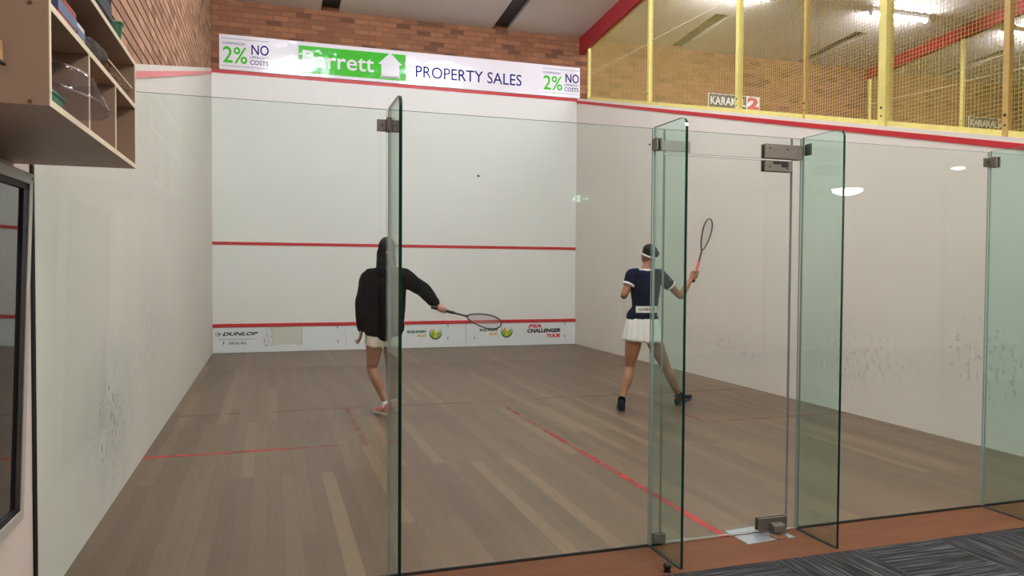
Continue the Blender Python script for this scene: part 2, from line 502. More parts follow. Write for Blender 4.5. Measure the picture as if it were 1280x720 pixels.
# ------------------------------------------------------------------ lettering
def text(bm, s, x0, x1, z0, z1, y, shear=0.0, offset=0.0, depth=0.002, mono=None):
    cu = bpy.data.curves.new('t', 'FONT'); cu.body = s; cu.size = 1; cu.shear = shear
    cu.offset = offset; cu.extrude = 0.0; cu.resolution_u = 3
    if mono: cu.space_character = mono
    o = bpy.data.objects.new('t', cu); col.objects.link(o)
    dg = bpy.context.evaluated_depsgraph_get(); dg.update()
    me = bpy.data.meshes.new_from_object(o.evaluated_get(dg))
    xs = [v.co.x for v in me.vertices]; ys = [v.co.y for v in me.vertices]
    ax, bx, ay, by = min(xs), max(xs), min(ys), max(ys)
    vs = [bm.verts.new((x0 + (v.co.x - ax) / (bx - ax) * (x1 - x0), y, z0 + (v.co.y - ay) / (by - ay) * (z1 - z0)))
          for v in me.vertices]
    faces = []
    for p in me.polygons:
        try: faces.append(bm.faces.new([vs[i] for i in p.vertices]))
        except ValueError: pass
    bpy.data.objects.remove(o); bpy.data.curves.remove(cu); bpy.data.meshes.remove(me)
    r = bmesh.ops.extrude_face_region(bm, geom=faces)
    for g in r['geom']:
        if isinstance(g, bmesh.types.BMVert): g.co.y -= depth

def lettering(s, x0, x1, z0, z1, y, mat, parent, label=None, name='lettering', **kw):
    bm = bmesh.new()
    text(bm, s, x0, x1, z0, z1, y, **kw)
    o = obj(name, bm, mat, parent)
    if label: o['label'] = label
    return o

# ================================================================== SETTING
def struct(name, bm, mat, **k):
    o = obj(name, bm, mat, **k); o['kind'] = 'structure'; return o

WTOP = lambda y: 2.222 + 0.247 * y            # top of the white side walls
CEIL = lambda y: 5.757 + 0.085 * (9.75 - y)   # pitched ceiling
XW = 19.9
struct('floor', bxm(0, 0.0, -0.1, 6.4, 9.75, 0), M['floor'])
struct('floor_threshold', bxm(0, -0.36, -0.1, XW, 0.0, 0), M['threshold'])
struct('floor_carpet', bxm(0, -7.6, -0.1, XW, -0.36, 0.004), M['carpet'])
struct('floor_next_courts', bxm(6.65, 0.0, -0.1, XW, 9.75, 0), M['floor'])
struct('wall_front', bxm(0, 9.75, -0.1, 6.4, 10.0, 4.62), M['plaster_front'])
bm = bmesh.new()
box(bm, -0.25, 9.752, 4.62, XW, 10.0, 6.2)
box(bm, 6.65, 9.752, -0.1, XW, 10.0, 4.62)
struct('wall_front_upper', bm, M['brick_front'])
struct('wall_right', prm([(0.0, -0.1), (9.75, -0.1), (9.75, WTOP(9.75)), (0.0, WTOP(0))], 0, 6.4, 6.65), M['plaster_right'])
struct('wall_right_far', prm([(0.0, -0.1), (9.75, -0.1), (9.75, WTOP(9.75)), (0.0, WTOP(0))], 0, 13.05, 13.3), M['plaster_right'])
struct('wall_end', bxm(XW, -7.85, -0.1, XW + 0.2, 10.0, 7.6), M['plaster_foyer'])
struct('wall_left', prm([(0.0, -0.1), (9.75, -0.1), (9.75, WTOP(9.75) + 0.01), (0.0, WTOP(0) + 0.01)], 0, -0.25, 0.0), M['plaster_left'])
struct('wall_left_foyer', bxm(-0.25, -7.85, -0.1, 0.0, 0.0, 2.75), M['plaster_foyer'])
# raked brickwork above the left court wall: each course stands proud of a recessed joint darkened for its shade
bm = bmesh.new(); z = 2.15
while z < 6.95:
    y0 = 0.0; y1 = 9.75
    lo = max(y0, 0.0); hi = min(9.75, (z + 0.074 - 2.222) / 0.247)
    ymax_c = 9.75 - max(0, (z + 0.076 - 5.757)) / 0.085
    hi = min(hi, 9.75)
    # lower edge follows the sloping white wall, so courses are cut where they meet it
    lo_end = min(9.75, (z - 2.232) / 0.247)
    if hi > 0.02:
        a = -1.2
        b = max(min(hi, 9.75), a + 0.01); e = max(min(lo_end, 9.75), a + 0.01)
        prism(bm, [(a, z), (e, z), (b, z + 0.074), (a, z + 0.074)], 0, -0.13, -0.002)
    z += 0.086
o = struct('wall_left_upper', bm, M['brick_left'])
bb = bmesh.new(); prism(bb, [(-1.2, 2.0), (9.75, 4.55), (9.75, 6.2), (-1.2, 7.0)], 0, -0.24, -0.022)
struct('wall_left_joints', bb, M['mortar'])
# ceiling with dark recessed slots along the front wall
SL = [1.72, 4.72, 8.32, 11.33, 14.95]
def slab(bm, x0, x1, y0, y1):
    prism(bm, [(y0, CEIL(y0)), (y1, CEIL(y1)), (y1, CEIL(y1) + 0.22), (y0, CEIL(y0) + 0.22)], 0, x0, x1)
bm = bmesh.new()
slab(bm, -0.25, XW, -1.2, 8.1)
e = [-0.25] + [v for s_ in SL for v in (s_, s_ + 0.30)] + [XW]
for i in range(0, len(e), 2): slab(bm, e[i], e[i + 1], 8.1, 10.0)
struct('ceiling', bm, M['ceiling'])
for s_ in SL:
    bm = bmesh.new()
    prism(bm, [(8.1, CEIL(8.1) + 0.07), (9.75, CEIL(9.75) + 0.07), (9.75, CEIL(9.75) + 0.2), (8.1, CEIL(8.1) + 0.2)], 0, s_, s_ + 0.30)
    struct('ceiling_piece', bm, M['slot_shade'])  # dark lid added in the slot to stand for its unlit interior
for x, up in ((6.44, 0.0), (13.11, 0.085)):
    z0 = lambda y: 5.485 + up + 0.087 * (9.35 - y)
    bm = prm([(-1.2, z0(-1.2)), (9.75, z0(9.75)), (9.75, CEIL(9.75) - 0.002), (-1.2, CEIL(-1.2) - 0.002)], 0, x, x + 0.11)
    struct('ceiling_piece', bm, M['red_beam'])
# foyer behind the camera
struct('ceiling_foyer', bxm(-0.25, -7.85, 2.75, XW, -1.0, 2.88), M['ceiling'])
struct('wall_bulkhead', bxm(-0.25, -1.2, 2.88, XW, -1.0, 7.0), M['plaster_foyer'])
struct('wall_back', bxm(-0.25, -7.85, -0.1, XW, -7.6, 2.75), M['plaster_foyer'])

# painted lines
n = [0]
def line(bm, mat):
    n[0] += 1
    return struct('trim_%d' % n[0], bm, mat)
line(bxm(0, 9.742, 1.78, 6.4, 9.752, 1.83), M['red'])                       # service line
line(bxm(0, 9.742, 4.57, 6.4, 9.753, 4.62), M['red'])                       # front out line
RT = lambda y: 2.182 + 0.247 * y
line(prm([(0, RT(0) - 0.05), (9.742, RT(9.742) - 0.05), (9.742, RT(9.742)), (0, RT(0))], 0, 6.392, 6.402), M['red'])
line(prm([(0, RT(0) - 0.05), (9.742, RT(9.742) - 0.05), (9.742, RT(9.742)), (0, RT(0))], 0, -0.002, 0.006), M['red_faded'])
def fl(x0, y0, x1, y1, mat): line(bxm(x0, y0, -0.004, x1, y1, 0.0012), mat)
fl(0.0, 4.235, 6.4, 4.285, M['red_floor_faint'])    # short line
fl(3.175, 0.0, 3.225, 4.235, M['red_half'])        # half court line
fl(0.0, 2.64, 1.6, 2.69, M['red_box'])            # left box
fl(1.6, 2.64, 1.65, 4.235, M['red_floor_faint'])
fl(4.75, 2.64, 4.80, 4.235, M['red_floor_faint'])
fl(4.80, 2.64, 6.4, 2.69, M['red_floor_faint'])
# black bottom seal of the glass front and the seal on the left wall
line(bxm(0.0, -0.010, -0.002, 2.815, 0.012, 0.006), M['black'])
line(bxm(3.66, -0.010, -0.002, 6.4, 0.012, 0.006), M['black'])
bm = bmesh.new()
box(bm, -0.001, -0.016, 0.0, 0.010, 0.012, 2.13)
for i in range(9): box(bm, 0.0, 0.010, 0.12 + i * 0.23, 0.008, 0.018, 0.135 + i * 0.23)
line(bm, M['black'])

# ================================================================== GLASS FRONT
GT = 0.006
def pane_bm(x0, x1, z0, z1, y0=-GT, y1=GT):
    bm = bxm(x0, y0, z0, x1, y1, z1)
    bm.normal_update()
    for f in bm.faces: f.material_index = 0 if abs(f.normal.y) > 0.9 else 1
    return bm
def pane(name, x0, x1, z0, z1, label, cat='glass panel', group=None):
    o = obj(name, pane_bm(x0, x1, z0, z1), [M['glass'], M['glass_line']])
    return props(o, label, cat, group)
GP = 'fixed glass panels of the court front'
GZ = 2.13
pane('glass_screen', 0.010, 1.402, 0.006, GZ, 'wide clear glass panel between the left wall and the leftmost fin', group=GP)
pane('glass_screen', 1.422, 2.741, 0.006, GZ, 'wide clear glass panel directly left of the glass door, between two fins', group=GP)
pane('glass_screen', 2.759, 2.806, 0.006, GZ, 'narrow glass strip at the left edge of the glass door', group=GP)
pane('glass_screen', 2.812, 3.578, 2.012, GZ, 'low glass transom strip lying above the glass door', group=GP)
pane('glass_screen', 3.584, 3.641, 0.006, GZ, 'narrow glass strip at the right edge of the glass door', group=GP)
pane('glass_screen', 3.659, 4.985, 0.006, GZ, 'wide clear glass panel directly right of the glass door, reflecting a dome lamp', group=GP)
pane('glass_screen', 5.003, 6.396, 0.006, GZ, 'glass panel at the right edge of the photo, beyond the last fin', group=GP)

def clamp_plate(x0, x1, z0, z1, y0, y1, parent, name='clamp_plate', mat='bronze', bev=0.002):
    return obj(name, bxm(x0, y0, z0, x1, y1, z1), M[mat], parent, bevel=bev)
def disc(bm, c, r, axis=1, d=0.003, nseg=12):
    """small round cap"""
    pts = [(math.cos(2 * PI * i / nseg) * r, math.sin(2 * PI * i / nseg) * r) for i in range(nseg)]
    if axis == 1: prism(bm, [(c[0] + a, c[2] + b) for a, b in pts], 1, c[1], c[1] - d)
    elif axis == 0: prism(bm, [(c[1] + a, c[2] + b) for a, b in pts], 0, c[0], c[0] + d)
    else: prism(bm, [(c[0] + a, c[1] + b) for a, b in pts], 2, c[2], c[2] + d)

def fin(x, label, left=0.05, right=0.07, zc=2.055, dep=0.315):
    t = thing('glass_fin', label, 'glass fin', 'upright glass fins stiffening the court front', (x, 0, 0))
    r = 0.045
    prof = [(-0.008, 0.002), (-dep, 0.002), (-dep, GZ + 0.004 - r)]
    for i in range(1, 7):
        a = PI / 2 * i / 6
        prof.append((-dep + r - r * math.cos(a), GZ + 0.004 - r + r * math.sin(a)))
    prof += [(-0.008, GZ + 0.004)]
    bm = prm(prof, 0, x - 0.007, x + 0.007); bm.normal_update()
    for f in bm.faces: f.material_index = 0 if abs(f.normal.x) > 0.9 else (2 if f.calc_center_median().y > -0.02 else 1)
    p = obj('pane', bm, [M['glass_fin'], M['glass_edge'], M['glass_line']], t)
    s = obj('seal', bxm(x - 0.010, -dep, -0.001, x + 0.010, -0.012, 0.0045), M['black'], t)
    # clamp: plates on the front glass and an angle block on the fin
    if left: clamp_plate(x - left, x - 0.008, zc - 0.027, zc + 0.027, -0.016, -GT - 0.001, t)
    if right: clamp_plate(x + 0.008, x + right, zc - 0.027, zc + 0.027, -0.016, -GT - 0.001, t)
    for sx in (-1, 1):
        if (sx < 0 and not left) or (sx > 0 and not right): continue
        a, b = sorted((x + sx * 0.0075, x + sx * 0.017))
        clamp_plate(a, b, zc - 0.031, zc + 0.031, -0.058, -0.012, t, 'clamp_block')
        bm = bmesh.new()
        disc(bm, (x + sx * 0.034, -0.0162, zc), 0.0045)
        obj('screw', bm, M['screw'], t)
    settle(t)
    return t
fin(1.412, 'tall glass fin, leftmost, in front of the player in the black jacket', 0.056, 0.056)
fin(2.750, 'glass fin left of the door, in front of the player in white skirt', 0.018, 0.20, 2.045)
fin(3.650, 'glass fin right of the door, beside the large bronze hinge patch', 0, 0.030, 2.068)
fin(4.994, 'glass fin farthest right, cut by the right edge of the photo', 0.060, 0.050, 2.066)

# the glass door
d1 = bpy.data.objects.new('door_1', None); col.objects.link(d1); d1.location = (3.56, 0, 0)
d1['kind'] = 'structure'
props(d1, 'frameless glass door with bronze hinge patches in the glass front', 'door')
obj('pane', pane_bm(2.812, 3.578, 0.012, 2.002), [M['glass'], M['glass_line']], d1)
def patch(x0, x1, z0, z1, nm, screws=()):
    bm = bmesh.new()
    box(bm, x0, -0.019, z0, x1, -GT - 0.001, z1)
    o = obj(nm, bm, M['bronze'], d1, bevel=0.002)
    o2 = obj(nm, bxm(x0, GT + 0.001, z0, x1, 0.019, z1), M['bronze'], d1, bevel=0.002)
    if screws:
        b = bmesh.new()
        for sx, sz in screws: disc(b, (sx, -0.0192, sz), 0.0042)
        obj('screw_cap', b, M['screw'], o)
    return o
patch(3.400, 3.574, 1.945, 2.003, 'door_hinge_patch', ((3.43, 1.968), (3.54, 1.962)))
patch(3.400, 3.640, 2.014, 2.090, 'transom_hinge_patch', ((3.43, 2.066), (3.54, 2.066)))
bm = bmesh.new()
box(bm, 3.450, -0.0205, 1.984, 3.545, -0.0188, 1.999); box(bm, 3.505, -0.0215, 1.969, 3.545, -0.0188, 1.984)
obj('pivot_slot', bm, M['screw'], d1)
patch(3.395, 3.576, 0.014, 0.082, 'bottom_pivot_patch')
bm = prm([(-0.020, 0.058), (-0.062, 0.050), (-0.070, 0.020), (-0.066, 0.008), (-0.020, 0.008)], 0, 3.463, 3.533)
obj('pivot_box', bm, M['bronze'], d1, bevel=0.003)
patch(2.770, 2.832, 0.010, 0.062, 'lock_patch')
settle(d1)

# metal floor plate under the pivot
t = thing('floor_plate', 'bright metal floor plate set under the bottom door pivot', 'floor plate', None, (3.40, 0, 0))
bm = bmesh.new()
prism(bm, [(3.245, 0.072), (3.43, 0.088), (3.545, 0.088), (3.545, 0.012), (3.245, 0.004)], 2, -0.003, 0.0025)
obj('inner_plate', bm, M['plate'], t)
bm = bmesh.new()
prism(bm, [(3.246, -0.006), (3.545, -0.002), (3.553, -0.118), (3.247, -0.134)], 2, -0.003, 0.0025)
obj('outer_plate', bm, M['plate'], t)
bm = bmesh.new(); prism(bm, [(3.43, -0.064), (3.505, -0.060), (3.507, -0.118), (3.432, -0.124)], 2, 0.0028, 0.007)
disc(bm, (3.468, -0.088, 0.007), 0.009, 2, 0.003)
obj('cover_plate', bm, M['rust'], t)
settle(t)

# rubber door stop by the carpet edge
t = thing('door_stop', 'small round black rubber door stop by the carpet edge', 'door stop', None, (2.672, -0.318, 0))
bm = bmesh.new()
for (r0, z0), in (((0.016, 0.0),),): pass
P = [(0.0155, 0.0), (0.0165, 0.004), (0.013, 0.010), (0.017, 0.017), (0.0195, 0.025), (0.0175, 0.034), (0.011, 0.040), (0.003, 0.042)]
rings = [[bm.verts.new((2.672 + r * math.cos(a * PI / 8), -0.318 + r * math.sin(a * PI / 8), z)) for a in range(16)] for r, z in P]
for A, B in zip(rings, rings[1:]):
    for j in range(16): bm.faces.new((A[j], A[(j + 1) % 16], B[(j + 1) % 16], B[j]))
bm.faces.new(rings[0][::-1]); bm.faces.new(rings[-1])
obj('rubber_knob', bm, M['black'], t, smooth=True)
bm = bmesh.new(); disc(bm, (2.672, -0.318, -0.001), 0.019, 2, 0.004, 16)
obj('base', bm, M['screw'], t)
settle(t)

# ================================================================== TIN
def tin(x0, x1, label, extra):
    t = thing('tin_board', label, 'tin board', 'white tin boards along the foot of the front wall', ((x0 + x1) / 2, 9.72, 0))
    obj('board', bxm(x0 + 0.003, 9.722, 0.004, x1 - 0.003, 9.748, 0.425), M['tin'], t, bevel=0.002)
    obj('top_strip', bxm(x0 + 0.001, 9.708, 0.425, x1 - 0.001, 9.748, 0.48), M['red'], t, bevel=0.003)
    extra(t)
    settle(t)
def screws(t, pts):
    for x, z in pts:
        bm = bmesh.new(); prism(bm, [(x - 0.010, z + 0.012), (x - 0.004, z + 0.018), (x + 0.004, z + 0.018), (x + 0.010, z + 0.012), (x + 0.010, z), (x + 0.005, z - 0.006), (x + 0.004, z - 0.035), (x - 0.004, z - 0.035), (x - 0.005, z - 0.006), (x - 0.010, z)], 1, 9.719, 9.7222)
        obj('screw', bm, M['screw'], t)
YL = 9.7215
def ex1(t):
    lettering('DUNLOP', 0.150, 0.705, 0.285, 0.345, YL, M['txt_black'], t, shear=0.35, offset=0.035)
    bm = bmesh.new()
    # arrow inside a broken ring
    box(bm, 0.055, YL - 0.002, 0.308, 0.10, YL, 0.318)
    prism(bm, [(0.095, 0.335), (0.130, 0.313), (0.095, 0.291)], 1, YL - 0.002, YL)
    obj('arrow_mark', bm, M['txt_black'], t)
    bm = bmesh.new()
    for i in range(20):
        a0, a1 = 0.5 + i * 0.265, 0.5 + (i + 1) * 0.265
        prism(bm, [(0.082 + 0.034 * math.cos(a0), 0.313 + 0.034 * math.sin(a0)), (0.082 + 0.040 * math.cos(a0), 0.313 + 0.040 * math.sin(a0)),
                   (0.082 + 0.040 * math.cos(a1), 0.313 + 0.040 * math.sin(a1)), (0.082 + 0.034 * math.cos(a1), 0.313 + 0.034 * math.sin(a1))], 1, YL - 0.002, YL)
    obj('ring_mark', bm, M['txt_grey'], t)
    obj('rule', bxm(0.09, YL - 0.0015, 0.222, 0.66, YL, 0.229), M['txt_grey'], t)
    lettering('OFFICIAL BALL', 0.245, 0.530, 0.140, 0.182, YL, M['txt_grey'], t, offset=0.03)
    obj('cream_patch', bxm(0.93, YL - 0.0015, 0.12, 1.405, YL, 0.405), M['sticker_ghost'], t)
    bm = bmesh.new()
    box(bm, 1.400, YL - 0.003, 0.115, 1.412, YL, 0.41); box(bm, 0.925, YL - 0.003, 0.115, 0.933, YL, 0.41)
    box(bm, 1.32, YL - 0.003, 0.114, 1.41, YL, 0.124)
    for i in range(26):
        x = random.uniform(0.79, 0.92); z = random.uniform(0.06, 0.38); s = random.uniform(0.006, 0.022)
        box(bm, x, YL - 0.001, z, x + s, YL, z + s * random.uniform(0.6, 2.2))
    obj('sticker_residue', bm, M['ghost_line'], t)
    screws(t, [(0.17, 0.170), (2.00, 0.155), (1.995, 0.40)])
def squash_logo(t, x0, x1, xb, zb, aus=True):
    lettering('SQUASH', x0, x1, zb + 0.008, zb + 0.062, YL, M['txt_green'], t, offset=0.055)
    lettering('AUS', x0 + (x1 - x0) * 0.52, x1, zb - 0.058, zb - 0.010, YL, M['txt_gold'], t, offset=0.05)
    r = 0.112
    bm = bmesh.new()
    seg = 28
    for i in range(seg):                     # dark green crescent open at the top
        a0 = math.radians(125 + 290 * i / seg); a1 = math.radians(125 + 290 * (i + 1) / seg)
        def w(a):
            k = (math.degrees(a) - 125) / 290.0
            return 0.030 * math.sin(PI * k)
        pts = [(xb + r * math.cos(a0), zb + r * math.sin(a0)), (xb + r * math.cos(a1), zb + r * math.sin(a1)),
               (xb + (r - w(a1)) * math.cos(a1), zb + (r - w(a1)) * math.sin(a1)), (xb + (r - w(a0)) * math.cos(a0), zb + (r - w(a0)) * math.sin(a0))]
        try: prism(bm, pts, 1, YL - 0.002, YL)
        except ValueError: pass
    obj('logo_ring', bm, M['txt_green'], t)
    bm = bmesh.new()
    pts = [(xb + 0.082 * math.cos(math.radians(a)), zb + 0.086 * math.sin(math.radians(a)) ) for a in range(110, 425, 15)]
    pts += [(xb + 0.045, zb + 0.03), (xb + 0.01, zb + 0.005), (xb - 0.01, zb + 0.03)]
    prism(bm, pts, 1, YL - 0.003, YL)
    obj('logo_ball', bm, M['txt_gold'], t)
    bm = bmesh.new()
    prism(bm, [(xb - 0.07, zb + 0.05), (xb - 0.085, zb - 0.02), (xb - 0.05, zb - 0.075), (xb - 0.03, zb - 0.05), (xb - 0.04, zb + 0.01)], 1, YL - 0.0035, YL)
    prism(bm, [(xb + 0.072, zb + 0.05), (xb + 0.080, zb - 0.02), (xb + 0.05, zb - 0.07), (xb + 0.035, zb - 0.04), (xb + 0.05, zb + 0.01)], 1, YL - 0.0035, YL)
    obj('logo_leaf', bm, M['lime_print'], t)
def ex2(t):
    squash_logo(t, 3.19, 3.53, 3.705, 0.255)
    screws(t, [(2.30, 0.155), (3.93, 0.170), (3.93, 0.40)])
def ex3(t):
    squash_logo(t, 4.515, 4.855, 5.035, 0.262)
    lettering('PSA', 5.455, 5.715, 0.325, 0.390, YL, M['txt_red'], t, shear=0.25, offset=0.055)
    lettering('CHALLENGER', 5.435, 6.095, 0.232, 0.306, YL, M['txt_black'], t, shear=0.2, offset=0.05)
    lettering('TOUR', 5.815, 6.09, 0.135, 0.205, YL, M['txt_red'], t, shear=0.25, offset=0.05)
    screws(t, [(4.42, 0.165), (6.18, 0.160), (6.18, 0.40)])
tin(0.0, 2.133, 'white tin board with black DUNLOP lettering in the left corner', ex1)
tin(2.133, 4.267, 'white tin board with one squash ball logo, beside the player in black', ex2)
tin(4.267, 6.4, 'white tin board with PSA Challenger Tour lettering in the right corner', ex3)
# ball mark on the front wall
bm = bmesh.new(); ball(bm, (4.488, 9.749, 3.092), (0.028, 0.003, 0.017), u=12, v=8)
struct('trim_%d' % 90, bm, M['txt_black'], smooth=True)

# ================================================================== BANNER
t = thing('advertising_banner', 'long white vinyl property sales banner above the front wall line', 'banner', None, (3.3, 9.74, 4.63))
BY = 9.735
obj('vinyl_sheet', bxm(0.116, BY, 4.632, 6.45, 9.750, 5.20), M['vinyl'], t)
def block(dx):
    y = BY - 0.0005
    obj('rule', bxm(0.15 + dx, y - 0.002, 5.130, 0.89 + dx, y, 5.142), M['rule_print'], t)
    obj('rule', bxm(0.15 + dx, y - 0.002, 4.690, 0.89 + dx, y, 4.702), M['rule_print'], t)
    lettering('COMMISSION', 0.165 + dx, 0.505 + dx, 5.040, 5.082, y, M['navy_print'], t)
    lettering('2%', 0.172 + dx, 0.548 + dx, 4.742, 5.010, y, M['lime_print'], t, offset=0.012)
    lettering('NO', 0.61 + dx, 0.882 + dx, 4.905, 5.072, y, M['navy_print'], t, offset=0.012)
    lettering('UPFRONT', 0.588 + dx, 0.876 + dx, 4.843, 4.882, y, M['navy_print'], t)
    lettering('COSTS', 0.588 + dx, 0.876 + dx, 4.742, 4.818, y, M['navy_print'], t, offset=0.008)
block(0.0); block(5.55)
GY = BY - 0.003
obj('green_field', bxm(1.356, GY, 4.682, 3.158, BY, 5.135), M['lime_vinyl'], t)
lettering('Barrett', 1.42, 2.61, 4.785, 5.06, GY - 0.0005, M['vinyl'], t, offset=0.008)
bm = bmesh.new()
prism(bm, [(2.735, 4.72), (3.045, 4.72), (3.045, 4.945), (3.095, 4.945), (2.888, 5.15), (2.682, 4.945), (2.735, 4.945)], 1, GY - 0.003, GY)
box(bm, 2.715, GY - 0.003, 4.712, 3.065, GY, 4.735)
obj('house_mark', bm, M['vinyl'], t)
lettering('PROPERTY SALES', 3.335, 5.295, 4.768, 4.972, BY - 0.0005, M['navy_print'], t, offset=0.004)
settle(t)

# ================================================================== FENCES AND SIGNS
def fence(X, label, sh=0.0, up=0.0):
    t = thing('netting_fence', label, 'fence', None, (X, 4.7, 3.4))
    ztop = lambda y: 5.480 + up + 0.087 * (9.35 - y)
    zbot = lambda y: WTOP(y) + 0.05
    posts = [(9.42, 0.055, 'yellow'), (7.08, 0.062, 'yellow'), (4.74, 0.066, 'yellow'), (3.50, 0.042, 'ochre'),
             (2.37, 0.090, 'yellow'), (1.11, 0.052, 'ochre'), (0.03, 0.062, 'yellow')]
    posts = [(y + (sh if y < 9.6 and y > 0.5 else 0), w, mt) for y, w, mt in posts]
    if sh: posts[0] = (9.70, posts[0][1], posts[0][2])
    for y, w, mt in posts:
        h = w / 2
        bm = bmesh.new()
        prism(bm, [(y - h, WTOP(y - h) + 0.001), (y + h, WTOP(y + h) + 0.001), (y + h, ztop(y + h)), (y - h, ztop(y - h))], 0, X - h, X + h)
        p = obj('post', bm, M[mt], t, bevel=0.003)
        b = bmesh.new(); disc(b, (X - h - 0.003, y, WTOP(y) + 0.17), 0.012, 0, 0.004); disc(b, (X - h - 0.003, y, WTOP(y) + 0.09), 0.009, 0, 0.004)
        obj('bolt', b, M['screw'], p)
    ys = [p[0] for p in posts]
    for i in range(len(posts) - 1):
        yb, ya = posts[i][0] - posts[i][1] / 2, posts[i + 1][0] + posts[i + 1][1] / 2
        bm = prm([(ya, WTOP(ya) + 0.002), (yb, WTOP(yb) + 0.002), (yb, zbot(yb)), (ya, zbot(ya))], 0, X - 0.02, X + 0.02)
        obj('bottom_rail', bm, M['yellow'], t)
        bm = bmesh.new(); w = 0.0015; st = 0.036
        y = ya + st / 2
        while y < yb:
            box(bm, X - w, y - w, zbot(y), X + w, y + w, ztop(y)); y += st
        z = zbot(ya)
        while z < ztop(ya):
            lo = ya; hi = min(yb, (z - 2.272) / 0.247)
            if z > ztop(yb): hi = min(hi, 9.35 - (z - 5.480 - up) / 0.087)
            if hi > lo + 0.01: box(bm, X - w, lo, z - w, X + w, hi, z + w)
            z += st
        obj('netting', bm, M['wire'], t)
        # selvedge where two widths of netting are laced together
        zs = 5.08 - 0.05 * (9.42 - yb) / 2
        if zs > zbot(yb):
            bm = bxm(X - 0.004, ya, zs - 0.16, X + 0.004, yb, zs - 0.16 + 0.010)
            for vv in bm.verts:
                if vv.co.y > (ya + yb) / 2: vv.co.z += 0.08
            obj('selvedge', bm, M['lip'], t)
    settle(t)
fence(6.50, 'yellow post and netting fence standing on the right court wall')
fence(13.17, 'second yellow netting fence farther back, beyond the neighbouring court', 0.32, 0.085)

def karakal(x0, label):
    t = thing('sponsor_sign', label, 'sign', 'black and red sponsor signs on the brick wall', (x0 + 0.6, 9.74, 4.68))
    y = 9.738
    obj('sign_board', bxm(x0, y, 4.675, x0 + 1.2, 9.751, 4.955), M['sign_white'], t)
    obj('black_field', bxm(x0 + 0.012, y - 0.003, 4.687, x0 + 0.885, y, 4.943), M['sign_black'], t)
    lettering('KARAKAL', x0 + 0.045, x0 + 0.865, 4.735, 4.895, y - 0.0035, M['sign_white'], t, offset=0.02)
    lettering('2', x0 + 0.905, x0 + 1.185, 4.692, 4.938, y - 0.0005, M['sign_red'], t, offset=0.06)
    settle(t)
karakal(9.23, 'black KARAKAL sign with red 2, nearest, on brick behind the yellow netting')
karakal(16.02, 'far black KARAKAL sign low at the right, partly behind an ochre post')

# ================================================================== LIGHTS
def batten(cx, y, label, group='fluorescent battens on the court ceiling', tube_mat='tube'):
    zc = CEIL(y)
    t = thing('ceiling_light', label, 'ceiling light', group, (cx, y, zc))
    sl = 0.085
    def tilt(bm):
        for v in bm.verts: v.co.z -= sl * (v.co.y - y)
        return bm
    obj('batten_body', tilt(bxm(cx - 0.62, y - 0.045, zc - 0.06, cx + 0.62, y + 0.045, zc - 0.0005)), M['batten'], t)
    for s in (-1, 1):
        obj('lamp_holder', bxm(cx + s * 0.61 - 0.012, y - 0.03, zc - 0.115, cx + s * 0.61 + 0.012, y + 0.03, zc - 0.058), M['batten'], t)
    obj('tube', tbm([((cx - 0.595, y, zc - 0.088), 0.017), ((cx + 0.595, y, zc - 0.088), 0.017)], (0, 1, 0), n=10, sub=1, cap=False), M[tube_mat], t, smooth=True)
    settle(t)
for cx in (1.45, 4.80):
    for y in (4.7, 1.3):
        batten(cx, y, 'white fluorescent batten on the ceiling above the players, out of frame')
for cx, lab in ((8.12, 'lit fluorescent batten at the top edge, seen through netting, leftmost of three'),
                (11.45, 'lit fluorescent batten behind the widest yellow post at upper right'),
                (14.70, 'lit fluorescent batten cut by the right edge of the photo')):
    batten(cx, 7.2, lab, tube_mat='tube_next')
for cx in (8.12, 11.45):
    batten(cx, 3.6, 'white fluorescent batten on the neighbouring court ceiling, out of frame', tube_mat='tube_next')

def dome(x, y, label, k=1.0, zc=2.75, mt='dome'):
    t = thing('ceiling_lamp', label, 'lamp', 'dome lamps on the foyer ceiling', (x, y, zc))
    bm = bmesh.new(); disc(bm, (x, y, zc - 0.022), 0.215 * k, 2, 0.0225, 32)
    obj('lamp_base', bm, M['batten'], t)
    bm = bmesh.new()
    P = [(0.205, 0.0225), (0.200, 0.040), (0.175, 0.068), (0.130, 0.090), (0.07, 0.104), (0.012, 0.109)]
    rr = [[bm.verts.new((x + r * k * math.cos(a * PI / 16), y + r * k * math.sin(a * PI / 16), zc - 0.0225 - (z - 0.0225) * k)) for a in range(32)] for r, z in P]
    for A, B in zip(rr, rr[1:]):
        for j in range(32): bm.faces.new((A[j], A[(j + 1) % 32], B[(j + 1) % 32], B[j]))
    bm.faces.new(rr[0]); bm.faces.new(rr[-1])
    obj('diffuser', bm, M[mt], t, smooth=True)
    settle(t)
dome(9.72, -6.45, 'round opal dome lamp behind the camera, mirrored large in the right glass panel', 1.12)
dome(9.15, -3.90, 'round opal dome lamp behind the camera, mirrored small near the last fin', 0.35)
dome(1.45, -1.90, 'round opal dome lamp overhead between the cabinet and the camera')  # added to brighten the cabinet end and left foyer wall
dome(3.60, -1.40, 'round opal dome lamp overhead in front of the glass door', mt='fill_dome')  # extra unseen lamp, set where the glass does not mirror it
dome(6.40, -1.40, 'round opal dome lamp overhead to the right of the glass door', mt='fill_dome')  # second added lamp, lifts the foyer and lower court walls
